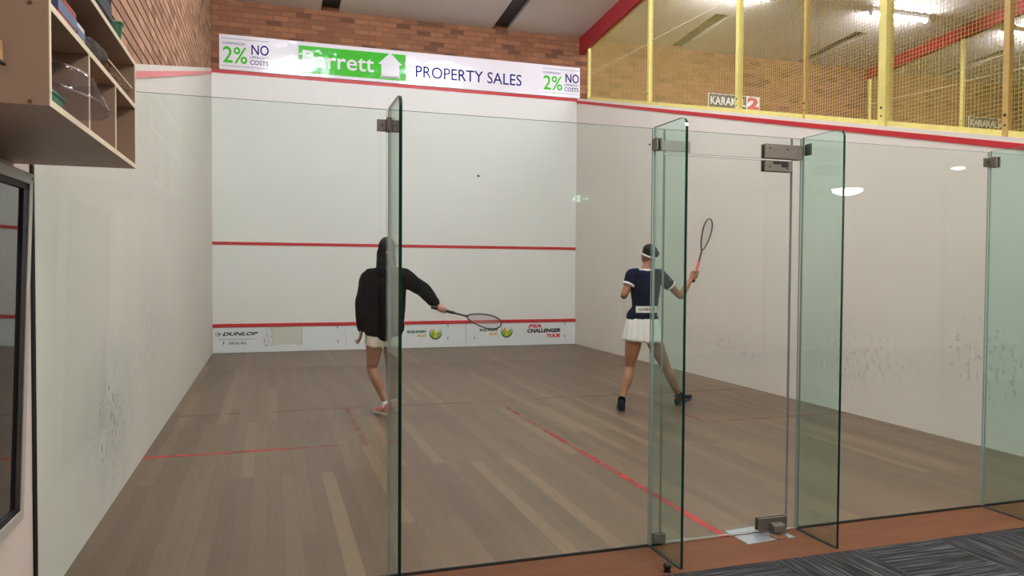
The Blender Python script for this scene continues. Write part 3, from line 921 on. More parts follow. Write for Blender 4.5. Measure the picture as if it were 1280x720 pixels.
# running man exit sign, only its mirror image shows
t = thing('exit_sign', 'green and white exit sign behind the camera, mirrored in the glass', 'sign', None, (5.36, -7.1, 2.42))
obj('sign_box', bxm(5.20, -7.16, 2.41, 5.52, -7.10, 2.55), M['batten'], t)
obj('hanger', bxm(5.34, -7.14, 2.549, 5.38, -7.12, 2.751), M['batten'], t)
obj('lit_face', bxm(5.205, -7.10, 2.415, 5.515, -7.095, 2.545), M['exit_green'], t)
bm = bmesh.new()
box(bm, 5.30, -7.094, 2.43, 5.36, -7.0935, 2.535)
prism(bm, [(5.40, 2.475), (5.45, 2.475), (5.45, 2.455), (5.495, 2.482), (5.45, 2.508), (5.45, 2.49), (5.40, 2.49)], 1, -7.094, -7.0935)
prism(bm, [(5.225, 2.43), (5.24, 2.43), (5.262, 2.47), (5.285, 2.43), (5.295, 2.437), (5.270, 2.49), (5.290, 2.505), (5.262, 2.515), (5.235, 2.485)], 1, -7.094, -7.0935)
obj('pictogram', bm, M['exit_white'], t)
settle(t)

# ================================================================== CABINET AND CONTENTS
CX, CY0, CY1, CZ0, CZ1 = 0.408, -1.39, -0.20, 1.792, 2.200
TH = 0.016
t = thing('wall_cabinet', 'open beige pigeonhole cabinet hung on the left wall', 'cabinet', None, (0.0, -0.8, CZ0))
cab = M['chipboard']
obj('end_panel', bxm(0.001, CY0, CZ0, CX - 0.002, CY0 + TH, CZ1), cab, t)
obj('end_panel', bxm(0.001, CY1 - TH, CZ0, CX - 0.002, CY1, CZ1), cab, t)
obj('bottom_panel', bxm(0.001, CY0 + TH, CZ0, CX - 0.002, CY1 - TH, CZ0 + TH), cab, t)
obj('top_panel', bxm(0.001, CY0 + TH, CZ1 - TH, CX - 0.002, CY1 - TH, CZ1), cab, t)
obj('back_panel', bxm(0.001, CY0 + TH, CZ0 + TH, 0.010, CY1 - TH, CZ1 - TH), cab, t)
obj('shelf', bxm(0.010, CY0 + TH, 2.020, CX - 0.002, CY1 - TH, 2.036), cab, t)
for y in (-0.975, -0.588):
    obj('divider', bxm(0.010, y - 0.007, CZ0 + TH, CX - 0.003, y + 0.007, 2.020), cab, t)
    obj('divider_edging', bxm(CX - 0.003, y - 0.007, CZ0 + TH, CX - 0.001, y + 0.007, 2.020), M['lip'], t)
bm = bmesh.new()
for z0, z1 in ((CZ0, CZ0 + TH), (2.020, 2.036), (CZ1 - TH, CZ1)): box(bm, CX - 0.002, CY0 + TH, z0, CX, CY1 - TH, z1)
box(bm, CX - 0.002, CY0, CZ0, CX, CY0 + TH, CZ1); box(bm, CX - 0.002, CY1 - TH, CZ0, CX, CY1, CZ1)
o = obj('front_edging', bm, M['lip'], t); o['label'] = 'cream front edging'
for x, z in ((0.369, 2.028), (0.367, 1.799)):
    bm = bmesh.new(); disc(bm, (x, CY0, z), 0.0048, 1, 0.002); obj('screw_cap', bm, M['rust'], t)
obj('wooden_catch', bxm(0.27, CY0 - 0.018, 1.886, 0.314, CY0, 1.934), M['wood_block'], t, bevel=0.003)
bm = tbm([((0.27, CY0 - 0.02, 1.881), 0.006), ((0.305, CY0 - 0.022, 1.882), 0.007), ((0.32, CY0 - 0.012, 1.878), 0.003)], (0, 0, 1))
obj('black_clip', bm, M['black'], t, smooth=True)
settle(t)

def frustum(bm, c, r0, r1, h, M_=None, n=28, a0=0, a1=2 * PI, rows=6, thick=0.0015):
    """thin walled open shell"""
    for k, (ra, rb) in enumerate(((r0, r1),)):
        rings = []
        for i in range(rows + 1):
            f = i / rows; r = ra + (rb - ra) * f
            for dr in (0,):
                rings.append([bm.verts.new(V((math.cos(a0 + (a1 - a0) * j / n) * r, math.sin(a0 + (a1 - a0) * j / n) * r, h * f))) for j in range(n + 1)])
        for A, B in zip(rings, rings[1:]):
            for j in range(n): bm.faces.new((A[j], A[j + 1], B[j + 1], B[j]))
    for v in bm.verts:
        p = v.co.copy()
        if M_ is not None: p = M_ @ p
        v.co = p + V(c)
bm = bmesh.new()
frustum(bm, (0.345, -1.150, 1.852), 0.150, 0.098, 0.078, Matrix.Rotation(math.radians(-7), 3, 'X') @ Matrix.Rotation(math.radians(8), 3, 'Y'))
o = obj('plastic_cover', bm, M['clear'], None, smooth=True)
sd = o.modifiers.new('s', 'SOLIDIFY'); sd.thickness = 0.0015
props(o, 'flared clear plastic cover poking out of the nearest lower pigeonhole', 'plastic cover')
# green tub under it
t = thing('plastic_tub', 'green plastic tub under the clear cover in the nearest pigeonhole', 'tub', None, (0.30, -1.20, CZ0 + TH))
bm = bmesh.new()
z0 = CZ0 + TH + 0.0005
def rr(x0, y0, x1, y1, r, n=5):
    pts = []
    for cx, cy, a in ((x1 - r, y1 - r, 0), (x0 + r, y1 - r, 90), (x0 + r, y0 + r, 180), (x1 - r, y0 + r, 270)):
        for i in range(n + 1):
            b = math.radians(a + 90 * i / n); pts.append((cx + r * math.cos(b), cy + r * math.sin(b)))
    return pts
A = rr(0.22, -1.355, 0.388, -1.185, 0.025); B = rr(0.212, -1.362, 0.394, -1.178, 0.025); C2 = rr(0.217, -1.357, 0.389, -1.183, 0.025); D = rr(0.226, -1.348, 0.382, -1.192, 0.025)
rg = [[bm.verts.new((x, y, z)) for x, y in P] for P, z in ((A, z0), (B, z0 + 0.036), (C2, z0 + 0.036), (D, z0 + 0.004))]
for P, Q in zip(rg, rg[1:]):
    k = len(P)
    for j in range(k): bm.faces.new((P[j], P[(j + 1) % k], Q[(j + 1) % k], Q[j]))
bm.faces.new(rg[0]); bm.faces.new(rg[-1])
obj('tub_body', bm, M['green_plastic'], t, smooth=False)
bm = bmesh.new(); P0 = rr(0.209, -1.365, 0.397, -1.175, 0.028); P1_ = rr(0.217, -1.357, 0.389, -1.183, 0.025)
prs = [[bm.verts.new((x, y, z)) for x, y in P] for P, z in ((P0, z0 + 0.031), (P0, z0 + 0.038), (P1_, z0 + 0.038), (P1_, z0 + 0.031))]
for i in range(4):
    P, Q = prs[i], prs[(i + 1) % 4]; k = len(P)
    for j in range(k): bm.faces.new((P[j], P[(j + 1) % k], Q[(j + 1) % k], Q[j]))
obj('rim', bm, M['green_plastic'], t)
settle(t)

def carton(name, label, cat, x0, y0, z0, x1, y1, z1, mat, band):
    t = thing(name, label, cat, None, ((x0 + x1) / 2, (y0 + y1) / 2, z0))
    obj('carton_body', bxm(x0, y0, z0, x1, y1, z1), mat, t, bevel=0.003)
    h = z1 - z0
    obj('printed_band', bxm(x0 - 0.0008, y0 - 0.0008, z0 + h * 0.30, x1 + 0.0008, y1 + 0.0008, z0 + h * 0.72), band, t)
    settle(t)
ZS = 2.0365
carton('carton', 'red and blue carton on the upper cabinet shelf, nearest the camera', 'carton', 0.27, -1.27, ZS, 0.398, -1.08, ZS + 0.066, M['card_red'], M['card_blue'])
carton('carton', 'pale carton lying on the upper cabinet shelf beside the red one', 'carton', 0.29, -1.075, ZS, 0.398, -0.985, ZS + 0.050, M['card_white'], M['card_blue'])
def heap(name, label, cat, c, r, mat, seed, amp=0.35):
    bm = bmesh.new()
    g = bmesh.ops.create_icosphere(bm, subdivisions=4, radius=1.0)
    for v in bm.verts:
        p = v.co.copy()
        k = 1 + amp * noise.noise(p * 2.2 + V((seed, 0, 0))) + 0.22 * noise.noise(p * 6 + V((0, seed, 0)))
        q = V((p.x * r[0] * k, p.y * r[1] * k, p.z * r[2] * k))
        q.z = max(q.z, -r[2] * 0.62)
        v.co = q + V((c[0], c[1], c[2] + r[2] * 0.62))
    o = obj(name, bm, mat, None, smooth=True)
    return props(o, label, cat)
heap('net_bag', 'crumpled grey net bag on the upper cabinet shelf', 'bag', (0.345, -0.78, ZS), (0.058, 0.125, 0.052), M['bag_dark'], 3.1)
heap('cloth', 'crumpled brown cloth at the far end of the upper cabinet shelf', 'cloth', (0.345, -0.49, ZS), (0.050, 0.115, 0.046), M['bag_brown'], 8.4)
heap('dark_bag', 'dark bag stuffed at the back of the upper cabinet shelf', 'bag', (0.14, -0.72, ZS), (0.09, 0.24, 0.070), M['fleece'], 5.5, 0.25)
t = thing('stick', 'pale thin stick lying across the far end of the shelf', 'stick', None, (0.35, -0.45, ZS + 0.04))
obj('shaft', tbm([((0.36, -0.62, ZS + 0.100), 0.004), ((0.395, -0.26, ZS + 0.060), 0.004)], (1, 0, 0), n=8, sub=2), M['lip'], t, smooth=True)
obj('tip', tbm([((0.3955, -0.255, ZS + 0.0595), 0.005), ((0.397, -0.235, ZS + 0.057), 0.005)], (1, 0, 0), n=8, sub=2), M['card_white'], t, smooth=True)
settle(t)
# things on top of the cabinet
ZT = CZ1 + 0.0005
carton('box', 'black box standing on top of the cabinet', 'box', 0.27, -0.83, ZT, 0.395, -0.585, ZT + 0.115, M['txt_black'], M['black'])
t = thing('bottle', 'dark bottle on top of the cabinet between the black box and green tub', 'bottle', None, (0.37, -0.53, ZT))
obj('bottle_body', tbm([((0.37, -0.53, ZT + 0.022), 0.021), ((0.37, -0.53, ZT + 0.055), 0.021), ((0.37, -0.53, ZT + 0.075), 0.010), ((0.37, -0.53, ZT + 0.085), 0.009)], (1, 0, 0)), M['black'], t, smooth=True)
obj('cap', tbm([((0.37, -0.53, ZT + 0.088), 0.011), ((0.37, -0.53, ZT + 0.100), 0.011)], (1, 0, 0), sub=1), M['card_red'], t, smooth=True)
settle(t)
t = thing('green_cup', 'green plastic cup on top of the cabinet, farthest along', 'cup', None, (0.37, -0.425, ZT))
bm = bmesh.new()
pr = [(0.024, ZT), (0.034, ZT + 0.078), (0.031, ZT + 0.078), (0.022, ZT + 0.004)]
rg = [[bm.verts.new((0.37 + r * math.cos(a * PI / 12), -0.425 + r * math.sin(a * PI / 12), z)) for a in range(24)] for r, z in pr]
for P, Q in zip(rg, rg[1:]):
    for j in range(24): bm.faces.new((P[j], P[(j + 1) % 24], Q[(j + 1) % 24], Q[j]))
bm.faces.new(rg[0]); bm.faces.new(rg[-1])
obj('cup_body', bm, M['green_plastic'], t, smooth=False)
bm = bmesh.new()
bmesh.ops.create_cone(bm, segments=24, radius1=0.0355, radius2=0.0355, depth=0.006, cap_ends=False)
for v in bm.verts: v.co += V((0.37, -0.425, ZT + 0.075))
o = obj('rim', bm, M['green_plastic'], t); sd = o.modifiers.new('s', 'SOLIDIFY'); sd.thickness = 0.003; sd.offset = 0
settle(t)
t = thing('folder', 'thin black folder leaning in the farthest lower pigeonhole', 'folder', None, (0.3, -0.56, CZ0 + TH))
bm = bmesh.new(); prism(bm, [(-0.545, CZ0 + TH + 0.0005), (-0.532, CZ0 + TH + 0.0005), (-0.566, CZ0 + TH + 0.10), (-0.578, CZ0 + TH + 0.10)], 0, 0.14, 0.392)
obj('cover', bm, M['black'], t)
bm = bmesh.new(); prism(bm, [(-0.5415, CZ0 + TH + 0.004), (-0.5365, CZ0 + TH + 0.004), (-0.5685, CZ0 + TH + 0.097), (-0.5735, CZ0 + TH + 0.097)], 0, 0.142, 0.3935)
obj('pages', bm, M['card_white'], t)
settle(t)

# glazed notice case on the left wall, hung with its top leaning out
t = thing('notice_case', 'grey framed glazed notice case hanging on the wall below the cabinet', 'notice case', None, (0.0, -0.8, 0.45))
Y1, Y0 = -0.235, -1.25
Z0, Z1 = 0.478, 1.752
lean = lambda z: 0.004 + (z - Z0) / (Z1 - Z0) * 0.042
def leanbox(y0, z0, y1, z1, d0, d1):
    bm = bxm(d0, y0, z0, d1, y1, z1)
    for v in bm.verts: v.co.x += lean(v.co.z)
    return bm
fw = 0.040
obj('frame_rail', leanbox(Y0, Z1 - fw, Y1, Z1, 0.0, 0.026), M['alu'], t, bevel=0.002)
obj('frame_rail', leanbox(Y0, Z0, Y1, Z0 + fw, 0.0, 0.026), M['alu'], t, bevel=0.002)
obj('frame_stile', leanbox(Y1 - fw, Z0 + fw, Y1, Z1 - fw, 0.0, 0.026), M['alu'], t, bevel=0.002)
obj('frame_stile', leanbox(Y0, Z0 + fw, Y0 + fw, Z1 - fw, 0.0, 0.026), M['alu'], t, bevel=0.002)
bm = bmesh.new()
for a in ((Y0 + fw, Z1 - fw - 0.022, Y1 - fw, Z1 - fw), (Y0 + fw, Z0 + fw, Y1 - fw, Z0 + fw + 0.022), (Y1 - fw - 0.055, Z0 + fw, Y1 - fw, Z1 - fw), (Y0 + fw, Z0 + fw, Y0 + fw + 0.03, Z1 - fw)):
    b = leanbox(*a, 0.004, 0.022)
    me = bpy.data.meshes.new('x'); b.to_mesh(me); b.free(); bm.from_mesh(me); bpy.data.meshes.remove(me)
obj('gasket', bm, M['black'], t)
obj('glazing', leanbox(Y0 + fw + 0.03, Z0 + fw + 0.022, Y1 - fw - 0.055, Z1 - fw - 0.022, 0.004, 0.014), M['dark_glazing'], t)
bm = bmesh.new(); disc(bm, (0.0265 + lean(Z1 - 0.02), Y1 - 0.02, Z1 - 0.02), 0.004, 0, 0.002); obj('screw', bm, M['screw'], t)
settle(t)

# ================================================================== RACKETS
def racket(label, butt, tip, wide, frame_mat, grip_mat, L=0.685):
    """wide: direction lying in the plane of the strings, across the handle"""
    ax = (tip - butt).normalized()
    w = (wide - ax * wide.dot(ax)).normalized(); nrm = ax.cross(w)
    Mx = Matrix((w, nrm, ax)).transposed()
    t = thing('squash_racket', label, 'racket', 'squash rackets held by the players', butt)
    P = lambda x, y, z=0.0: butt + Mx @ V((x, z, y))
    def rim(u):
        y = 0.510 + 0.170 * math.cos(u)
        x = 0.104 * math.sin(u) * (0.80 + 0.22 * math.cos(u))
        return x, y
    bm = bmesh.new(); n = 64; rings = []
    for i in range(n):
        u = 2 * PI * i / n
        x, y = rim(u); x2, y2 = rim(u + 0.01)
        tg = V((x2 - x, 0, y2 - y)).normalized(); nn = V((tg.z, 0, -tg.x))
        rings.append([bm.verts.new(P(*(lambda q: (q.x, q.z, q.y))(V((x, 0, y)) + nn * 0.0055 * math.cos(a * PI / 4) + V((0, 1, 0)) * 0.0095 * math.sin(a * PI / 4)))) for a in range(8)])
    for i in range(n):
        A, B = rings[i], rings[(i + 1) % n]
        for j in range(8): bm.faces.new((A[j], A[(j + 1) % 8], B[(j + 1) % 8], B[j]))
    obj('frame', bm, frame_mat, t, smooth=True)
    bm = bmesh.new()
    tube(bm, [(P(0, 0.20), 0.011), (P(0, 0.28), 0.0095), (P(0, 0.345), 0.013, 0.009)], w, n=12, sub=3)
    obj('shaft', bm, frame_mat, t, smooth=True)
    bm = bmesh.new()
    tube(bm, [(P(0, 0.008), 0.016, 0.0145), (P(0, 0.10), 0.0148, 0.0135), (P(0, 0.205), 0.0145, 0.0132)], w, n=12, sub=4, pw=0.8)
    obj('grip', bm, grip_mat, t, smooth=True)
    obj('butt_cap', tbm([(P(0, -0.004), 0.0175, 0.016), (P(0, 0.010), 0.0172, 0.0157)], w, n=12, sub=1), M['black'], t, smooth=True)
    bm = bmesh.new(); r = 0.0012
    def bar(a, b):
        d = (b - a).normalized(); s1 = d.orthogonal().normalized() * r; s2 = d.cross(s1)
        A = [bm.verts.new(a + s1 * c + s2 * s) for c, s in ((1, 0), (0, 1), (-1, 0), (0, -1))]
        B = [bm.verts.new(b + s1 * c + s2 * s) for c, s in ((1, 0), (0, 1), (-1, 0), (0, -1))]
        for j in range(4): bm.faces.new((A[j], A[(j + 1) % 4], B[(j + 1) % 4], B[j]))
    pts = [rim(2 * PI * i / 400) for i in range(400)]
    k = -0.096
    while k < 0.1:
        c = [y for x, y in pts if abs(x - k) < 0.0022]
        if len(c) > 1 and max(c) - min(c) > 0.02: bar(P(k, min(c)), P(k, max(c)))
        k += 0.0125
    y = 0.36
    while y < 0.675:
        c = [x for x, yy in pts if abs(yy - y) < 0.003]
        if c: bar(P(min(c), y), P(max(c), y))
        y += 0.0125
    obj('strings', bm, M['string'], t)
    settle(t)
    return ax, w, nrm

# ================================================================== PEOPLE
def head_shape(bm, c, face, up=V((0, 0, 1)), k=1.0):
    """head with jaw, brow, nose, lips and ears; face = direction the nose points"""
    face = (face - up * face.dot(up)).normalized(); right = face.cross(up)
    B = Matrix((right, face, up)).transposed()
    def fn(p):
        x, y, z = p
        if z < 0:                                  # jaw
            f = min(1, -z / 0.115)
            x *= 1 - 0.30 * f * f
            y = y * (1 - 0.22 * f) + 0.018 * f
        if y > 0.03 and -0.02 < z < 0.03: y -= 0.006   # eye line
        if y < 0 and z < -0.04: y *= 0.85
        return V((x, y, z)) * k
    ball(bm, c, (0.076, 0.097, 0.117), B, 28, 20, fn)
    W = lambda x, y, z: V(c) + B @ (V((x, y, z)) * k)
    tube(bm, [(W(0, 0.088, 0.012), 0.009, 0.008), (W(0, 0.103, -0.016), 0.012, 0.010), (W(0, 0.107, -0.030), 0.0155, 0.010)], right, n=10, sub=3)
    for s in (-1, 1):
        tube(bm, [(W(s * 0.040, 0.084, 0.030), 0.008, 0.006), (W(s * 0.016, 0.092, 0.026), 0.008, 0.006)], up, n=8, sub=2)
        ball(bm, W(s * 0.077, -0.004, -0.004), (0.010, 0.020, 0.031), B, 12, 10)
    tube(bm, [(W(-0.020, 0.083, -0.060), 0.006), (W(0, 0.090, -0.059), 0.0075), (W(0.020, 0.083, -0.060), 0.006)], up, n=8, sub=3)
    ball(bm, W(0, 0.066, -0.096), (0.020, 0.014, 0.015), B, 10, 8)
    return W, B

def face_parts(W, B, parent):
    for s in (-1, 1):
        bm = bmesh.new(); ball(bm, W(s * 0.031, 0.0815, 0.010), (0.0125, 0.009, 0.0075), B, 14, 10)
        e = obj('eye', bm, M['eye'], parent, smooth=True)
        bm = bmesh.new(); ball(bm, W(s * 0.031, 0.0885, 0.010), (0.0055, 0.0032, 0.0058), B, 10, 8)
        obj('iris', bm, M['iris'], e, smooth=True)
        bm = bmesh.new(); tube(bm, [(W(s * 0.014, 0.0955, 0.034), 0.004), (W(s * 0.032, 0.0925, 0.039), 0.004), (W(s * 0.050, 0.080, 0.034), 0.003)], B.col[2], n=8, sub=3)
        obj('eyebrow', bm, M['hair'], parent, smooth=True)
    bm = bmesh.new(); tube(bm, [(W(-0.021, 0.088, -0.060), 0.003, 0.004), (W(0, 0.0955, -0.058), 0.006, 0.005), (W(0.021, 0.088, -0.060), 0.003, 0.004)], B.col[2], n=8, sub=3)
    obj('lips', bm, M['lips'], parent, smooth=True)

def hand_grip(bm, wrist, C, ax, palm, flip=1):
    """hand closed round a handle whose axis is ax through C; palm = side of the handle the palm lies on"""
    palm = (palm - ax * palm.dot(ax)).normalized(); side = ax.cross(palm) * flip
    tube(bm, [(wrist, 0.026, 0.021), (wrist.lerp(C + palm * 0.028, 0.55), 0.034, 0.020), (C + palm * 0.030 + ax * 0.010, 0.041, 0.016), (C + palm * 0.029 + ax * 0.020, 0.034, 0.012)],
         ax, n=14, sub=4)
    for i in range(4):
        off = ax * (-0.031 + i * 0.0215); L = (2.9, 3.5, 3.6, 3.3)[i]
        pts = []
        for k in range(7):
            a = 0.45 + L * k / 6
            rad = 0.0245 + (0.004 if k < 2 else 0.0)
            pts.append((C + off + palm * rad * math.cos(a) + side * rad * math.sin(a), 0.0094 - 0.0004 * k))
        tube(bm, pts, ax, n=10, sub=3)
    pts = []
    for k in range(5):
        a = -0.35 - 2.0 * k / 4
        pts.append((C + ax * (0.030 + 0.010 * k / 4) + palm * 0.025 * math.cos(a) + side * 0.025 * math.sin(a), 0.0112 - 0.0006 * k))
    tube(bm, pts, ax, n=10, sub=3)

def hand_relaxed(bm, wrist, d, thumb, k=1.0):
    """open hand hanging from the wrist in direction d, thumb to one side, fingers slightly spread and curled"""
    d = d.normalized(); thumb = (thumb - d * thumb.dot(d)).normalized(); nrm = d.cross(thumb)
    if nrm.y < 0: nrm = -nrm
    tube(bm, [(wrist - d * 0.01, 0.025, 0.019), (wrist + d * 0.03, 0.034, 0.017), (wrist + d * 0.07, 0.041, 0.014), (wrist + d * 0.088, 0.037, 0.011)], thumb, n=14, sub=4)
    for i, (L, sp) in enumerate(((0.070, 0.20), (0.079, 0.06), (0.073, -0.09), (0.058, -0.26))):
        b = wrist + d * (0.084 - 0.004 * abs(i - 1)) + thumb * (0.030 - 0.0205 * i)
        dd = (d + thumb * sp).normalized()
        pts = [(b, 0.0092), (b + dd * L * 0.4 + nrm * 0.006, 0.0088), (b + dd * L * 0.72 + nrm * 0.016, 0.0080), (b + dd * L * 0.96 + nrm * 0.028, 0.0070)]
        tube(bm, pts, thumb, n=10, sub=3)
    b = wrist + d * 0.022 + thumb * 0.024
    tube(bm, [(b, 0.013), (b + d * 0.026 + thumb * 0.020 + nrm * 0.008, 0.0115), (b + d * 0.052 + thumb * 0.028 + nrm * 0.014, 0.0095), (b + d * 0.068 + thumb * 0.028 + nrm * 0.018, 0.0078)], thumb, n=10, sub=3)

def shoe(parent, heel, toe, up_mat, sole_mat, trim, ankle, lift=0.0):
    """trainer from heel to toe on the floor, with sole, collar and laces"""
    d = (toe - heel); L = d.length; d.normalize(); s = V((d.y, -d.x, 0)); 
    if s.length < 1e-3: s = V((1, 0, 0))
    s.normalize(); u = s.cross(d)
    if u.z < 0: u = -u
    W = lambda a, b, c: heel + d * a * L + s * b + u * c
    bm = bmesh.new()
    tube(bm, [(W(0.05, 0, 0.046), 0.030, 0.038), (W(0.22, 0, 0.052), 0.035, 0.042), (W(0.45, 0, 0.046), 0.037, 0.037), (W(0.70, 0, 0.035), 0.043, 0.026), (W(0.93, 0, 0.026), 0.032, 0.017)], s, n=18, sub=5)
    tube(bm, [(W(0.14, 0, 0.055), 0.032, 0.042), (W(0.15, 0, 0.094), 0.033, 0.040)], s, n=16, sub=3)
    sh = baked('shoe', bm, up_mat, parent, 0.005, 3)
    for v in sh.data.vertices:
        h = (v.co - heel).dot(u)
        if h < 0.012: v.co += u * (0.012 - h)
    bm = bmesh.new()
    prof = [(0.0, 0.0), (0.02, 0.028), (0.15, 0.036), (0.45, 0.035), (0.72, 0.046), (0.9, 0.036), (0.985, 0.014)]
    pts = [(a, b) for a, b in prof] + [(a, -b) for a, b in prof[::-1][:-1]]
    lo = [bm.verts.new(W(a, b, 0.0005)) for a, b in pts]; hi = [bm.verts.new(W(a, b * 1.06, 0.024)) for a, b in pts]
    k = len(pts)
    bm.faces.new(lo); bm.faces.new(hi[::-1])
    for i in range(k): bm.faces.new((lo[i], lo[(i + 1) % k], hi[(i + 1) % k], hi[i]))
    obj('sole', bm, sole_mat, sh, bevel=0.004)
    bm = bmesh.new()
    for a in (0.40, 0.47, 0.54, 0.61):
        hgt = 0.083 - (a - 0.40) * 0.115
        tube(bm, [(W(a, -0.020, hgt - 0.006), 0.0035), (W(a + 0.02, 0, hgt + 0.002), 0.0035), (W(a, 0.020, hgt - 0.006), 0.0035)], d, n=8, sub=2)
    obj('lace', bm, trim, sh, smooth=True)
    bm = bmesh.new()
    for sd in (-1, 1):
        tube(bm, [(W(0.30, sd * 0.034, 0.062), 0.004), (W(0.42, sd * 0.0375, 0.040), 0.004), (W(0.52, sd * 0.040, 0.030), 0.004)], u, n=8, sub=2)
    tube(bm, [(W(0.02, 0, 0.098), 0.006), (W(0.005, 0, 0.074), 0.006)], s, n=8, sub=2)
    obj('side_stripe', bm, trim, sh, smooth=True)
    return sh

def wrinkle(amp, sc, seed=0.0, zs=0.6):
    def fn(co, nn):
        q = V((co.x * sc, co.y * sc, co.z * sc * zs)) + V((seed, seed, seed))
        return co + nn * (amp * noise.noise(q) + amp * 0.5 * noise.noise(q * 2.3))
    return fn

# ---------------------------------------------------------------- player in the black jacket
Y1p = 3.88
p1 = thing('person', 'player in black jacket and cream shorts reaching a racket to the right, back turned', 'person', None, (1.98, Y1p, 0))
A = lambda x, y, d=0.0: at(x, y, Y1p + d)
hd = A(483.5, 313, 0.03); hd.z = 1.592
shL, shR = A(462, 348), A(505, 347)
elL, wrL = A(454, 378, -0.03), A(452, 409, 0.02)
elR, wrR = A(527, 361, -0.03), A(546, 379, -0.16)
hpL, hpR = A(469, 421, 0.0), A(490, 421, 0.0)
knL = A(465, 461, 0.06); anL = A(482.5, 503, -0.06)
knR = A(489, 461, 0.05); anR = A(491.5, 501, 0.10)
mid = (shL + shR) / 2; hip = (hpL + hpR) / 2
# racket first, the hand closes on it
butt = at(541, 384.2, 3.60); tipp = at(633, 408, 3.50)
tipp = butt + (tipp - butt).normalized() * 0.685
ax1, w1, n1 = racket('dark squash racket swung low to the right by the player in black', butt, tipp, V((0.1, 0.62, -0.78)), M['graphite'], M['black_grip'])
C1 = butt + ax1 * 0.085
wrR = C1 - V((0.050, -0.055, -0.062))
bm = bmesh.new()
sd = (shR - shL).normalized()
tube(bm, [(hip + V((0, 0, 0.045)), 0.148, 0.095), (hip + V((0, 0, 0.10)), 0.158, 0.108), (hip.lerp(mid, 0.42), 0.122, 0.088), (hip.lerp(mid, 0.78), 0.148, 0.108),
          (mid + V((0, 0, 0.01)), 0.135, 0.085), (mid + V((0.0, 0, 0.055)), 0.062, 0.058), (hd + V((0, -0.018, -0.075)), 0.050, 0.054), (hd + V((0, -0.01, -0.03)), 0.050, 0.054)], sd, n=24, sub=5)
for a, b, c in ((shL, elL, wrL), (shR, elR, wrR)):
    tube(bm, [(a.lerp(mid, 0.2), 0.056), (a, 0.050), (a.lerp(b, 0.5), 0.043), (b, 0.037), (b.lerp(c, 0.35), 0.037), (c, 0.025, 0.021)], (0, 1, 0), n=14, sub=4)
hand_relaxed(bm, wrL + V((0.0, 0, -0.005)), V((-0.10, 0.0, -1.0)), V((0.3, 0.9, 0)))
hand_grip(bm, wrR, C1, ax1, V((-0.15, 0.55, 0.75)))
heelL, toeL = V((anL.x + 0.018, anL.y - 0.050, 0.0)), V((anL.x - 0.085, anL.y + 0.180, 0.0))
heelR, toeR = V((anR.x - 0.01, anR.y - 0.05, 0.0)), V((anR.x + 0.085, anR.y + 0.185, 0.0))
for h, k, a, toe in ((hpL, knL, anL, toeL), (hpR, knR, anR, toeR)):
    cb = k.lerp(a, 0.30) + V((0, -0.020, 0))
    tube(bm, [(h + V((0, 0, 0.03)), 0.085, 0.095), (h.lerp(k, 0.3), 0.080, 0.086), (h.lerp(k, 0.75), 0.062, 0.064), (k, 0.053, 0.056), (cb, 0.055, 0.060), (k.lerp(a, 0.65), 0.042, 0.045), (a, 0.033, 0.037),
              (V((a.x, a.y, 0.045)), 0.030, 0.034)], (1, 0, 0), n=18, sub=5)
    tube(bm, [(V((a.x, a.y - 0.01, 0.045)), 0.026, 0.026), (V((a.x, a.y, 0)).lerp(toe, 0.55) + V((0, 0, 0.038)), 0.028, 0.018)], (1, 0, 0), n=12, sub=3)
W, B = head_shape(bm, hd, V((0.18, 1, -0.05)))
baked('body', bm, M['skin_a'], p1, 0.0045, 3)
face_parts(W, B, p1)
# hair: cap and long loose tail over the left shoulder blade
bm = bmesh.new()
def capfn(p):
    x, y, z = p
    if y > 0.02 and z < 0.045: y = 0.02 + (y - 0.02) * 0.15
    if z < -0.02: x *= 0.93
    return V((x, y, z))
ball(bm, hd + V((0, -0.012, 0.012)), (0.086, 0.104, 0.116), B, 28, 20, capfn)
bk = hd + V((-0.005, -0.100, 0.0))
tube(bm, [(hd + V((0, -0.075, 0.03)), 0.040, 0.032), (bk + V((-0.01, -0.005, -0.05)), 0.036, 0.028), (bk + V((-0.030, -0.010, -0.14)), 0.052, 0.026), (bk + V((-0.045, -0.030, -0.24)), 0.060, 0.022),
          (bk + V((-0.050, -0.040, -0.34)), 0.046, 0.016), (bk + V((-0.048, -0.040, -0.40)), 0.022, 0.010)], (1, 0, 0), n=16, sub=5)
for dx, dz in ((-0.078, -0.11), (-0.088, -0.16), (0.062, -0.11)):
    tube(bm, [(hd + V((dx * 0.9, -0.03, -0.02)), 0.022, 0.030), (hd + V((dx * 1.05, -0.06, dz)), 0.018, 0.026), (hd + V((dx * 1.15, -0.085, dz - 0.07)), 0.008, 0.014)], (1, 0, 0), n=12, sub=4)
baked('hair', bm, M['hair'], p1, 0.005, 2, wrinkle(0.003, 40, 2.0, 0.15))
bm = bmesh.new()
tube(bm, [(bk + V((-0.022, -0.008, -0.030)), 0.010), (bk + V((0.0, -0.030, -0.028)), 0.010), (bk + V((0.022, -0.008, -0.030)), 0.010)], (0, 0, 1), n=10, sub=4)
obj('hair_tie', bm, M['ghost_line'], p1, smooth=True)
